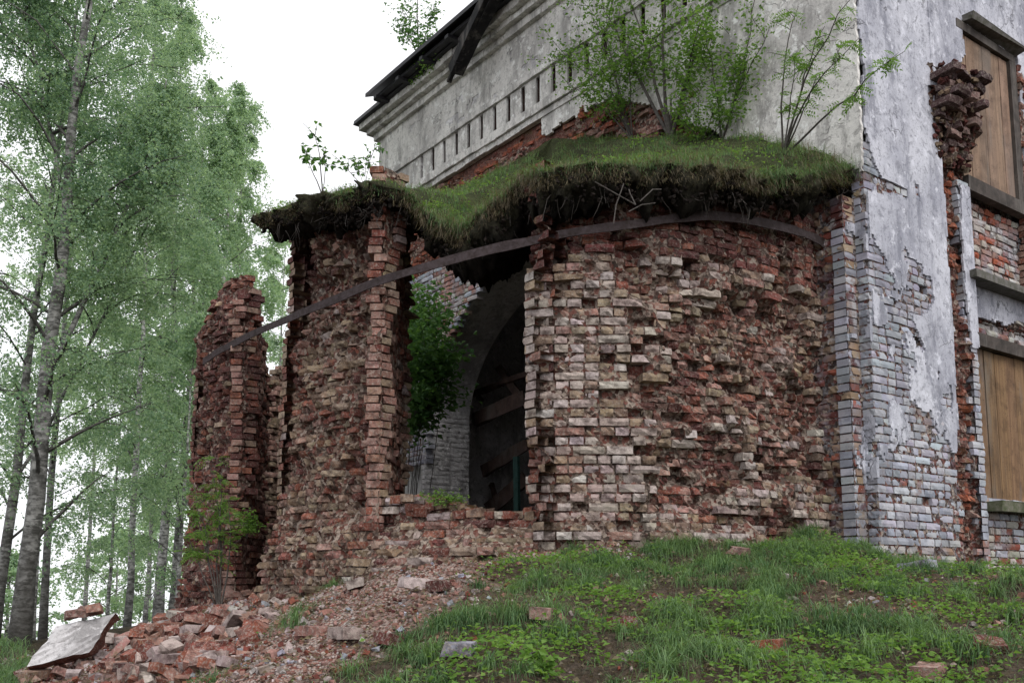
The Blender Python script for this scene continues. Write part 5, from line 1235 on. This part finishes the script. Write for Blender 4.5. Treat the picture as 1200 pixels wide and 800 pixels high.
# bush in the window, and other low plants
b = W3(6.8, 1.3, -0.2); plant('bush', 'dense green bush inside the ruin, filling the left part of the window', 'bush', b, [on_A(x, y, oo)-b for x, y, oo in ((476, 470, 1.5), (482, 372, 1.3), (488, 345, 1.2), (502, 372, 1.0), (480, 390, 1.5), (500, 410, 1.3), (506, 420, 1.1), (484, 440, 1.4), (505, 460, 1.3), (492, 360, .8), (478, 350, 1.2), (500, 446, 1.5), (498, 385, 1.6), (514, 405, 1.2))],   .085, 4200, M['leaf3'], .45, r0=.006, side=10, side_l=.14, lo=.76)
p = ray(258, 690); p = p/p[1]*10.9; p[2] = float(ground_z(p[0], p[1]))-.05
def near(px, py, d): r = ray(px, py); return r/r[1]*d
plant('rowan_bush', 'bright green rowan bush growing in the rubble in front of the brick stump', 'bush', p, [near(x, y, p[1]+dy*.5)-p for x, y, dy in ((245, 535, -.2), (228, 560, -.3), (262, 545, -.1), (250, 580, .1), (225, 600, -.3), (270, 585, -.3), (240, 620, -.4), (262, 620, -.2), (218, 625, 0))], .036, 210, M['leaf2'], .1, 'rowan', r0=.010, side=5, side_l=.18, lo=.45)
p = np.array([0, 11.2, 0]); b = near(289, 630, 11.2); plant('ground_plant', 'small round green plant in the corner between the stump and the window pier', 'plant', b, [near(x, y, b[1])-b for x, y in ((280, 600), (290, 598), (300, 604), (296, 612))], .035, 260, M['leaf2'], .12, side=3, side_l=.4, lo=.2)
b = near(512, 592, 8.75); plant('ground_plant', 'little leafy plant on the broken sill of the window', 'plant', b, [near(x, y, 8.75)-b for x, y in ((498, 580), (512, 576), (525, 580), (535, 584), (545, 587))], .024, 260, M['leaf2'], .08, side=3, side_l=.5, lo=.1)
p = ground_hit(632, 790); plant('ground_plant', 'pale green broad-leaved plant standing at the bottom edge of the slope', 'plant', p, [near(x, y, p[1])-p for x, y in ((622, 762), (634, 760), (645, 772), (628, 775), (640, 785))], .040, 60, M['leaf2'], .03, side=2, side_l=.4, lo=.2, r0=.004)
# dead twig under the turf
tw = MB(); dd = 7.95
for P in ([(697, 213), (720, 226), (745, 240)], [(719, 262), (722, 240), (731, 215)], [(737, 248), (752, 240), (768, 238)], [(745, 240), (739, 228), (737, 222)], [(750, 236), (765, 222), (775, 222)]):
    tw.tube(np.array([near(x, y, dd+.03*i) for i, (x, y) in enumerate(P)]), .005, 4)
tag(tw.build('dead_twig', M['twig']), 'dry bare twig hanging out of the earth just under the turf edge', 'twig')
# fallen timbers inside the arch
TM = [((556, 492), (614, 466), .26, 'broad dark plank lying level behind the window, topmost of the fallen timbers'), ((553, 462), (622, 436), .10, 'slim dark beam crossing above the broad plank behind the window'),
      ((584, 430), (618, 478), .14, 'short diagonal beam crossing the slim beam behind the window'), ((540, 448), (566, 470), .10, 'short dark beam end jutting out left of the fallen timbers'),
      ((566, 552), (618, 520), .22, 'wide slanting plank in the middle of the fallen timbers'), ((572, 598), (616, 560), .26, 'wide plank lowest of the fallen timbers behind the window'), ((576, 566), (584, 596), .09, 'upright batten below the slanting plank behind the window')]
for i, (p, q, w, lab) in enumerate(TM):
    b = MB(); beam(b, on_A(*p, -1.25-.1*i), on_A(*q, -1.5-.1*i), .07, w, jit=.008); tag(b.build('fallen_timber', M['plank']), lab, 'timber', 'fallen timbers behind the window')
b = MB(); beam(b, on_A(606, 598, -.9), on_A(605, 535, -.9), .05, .12); tag(b.build('fallen_timber', mat_plain('green_painted_wood', (.05, .12, .11), (.03, .06, .055), 12)), 'narrow greenish painted board at the right edge of the window', 'timber', 'fallen timbers behind the window')
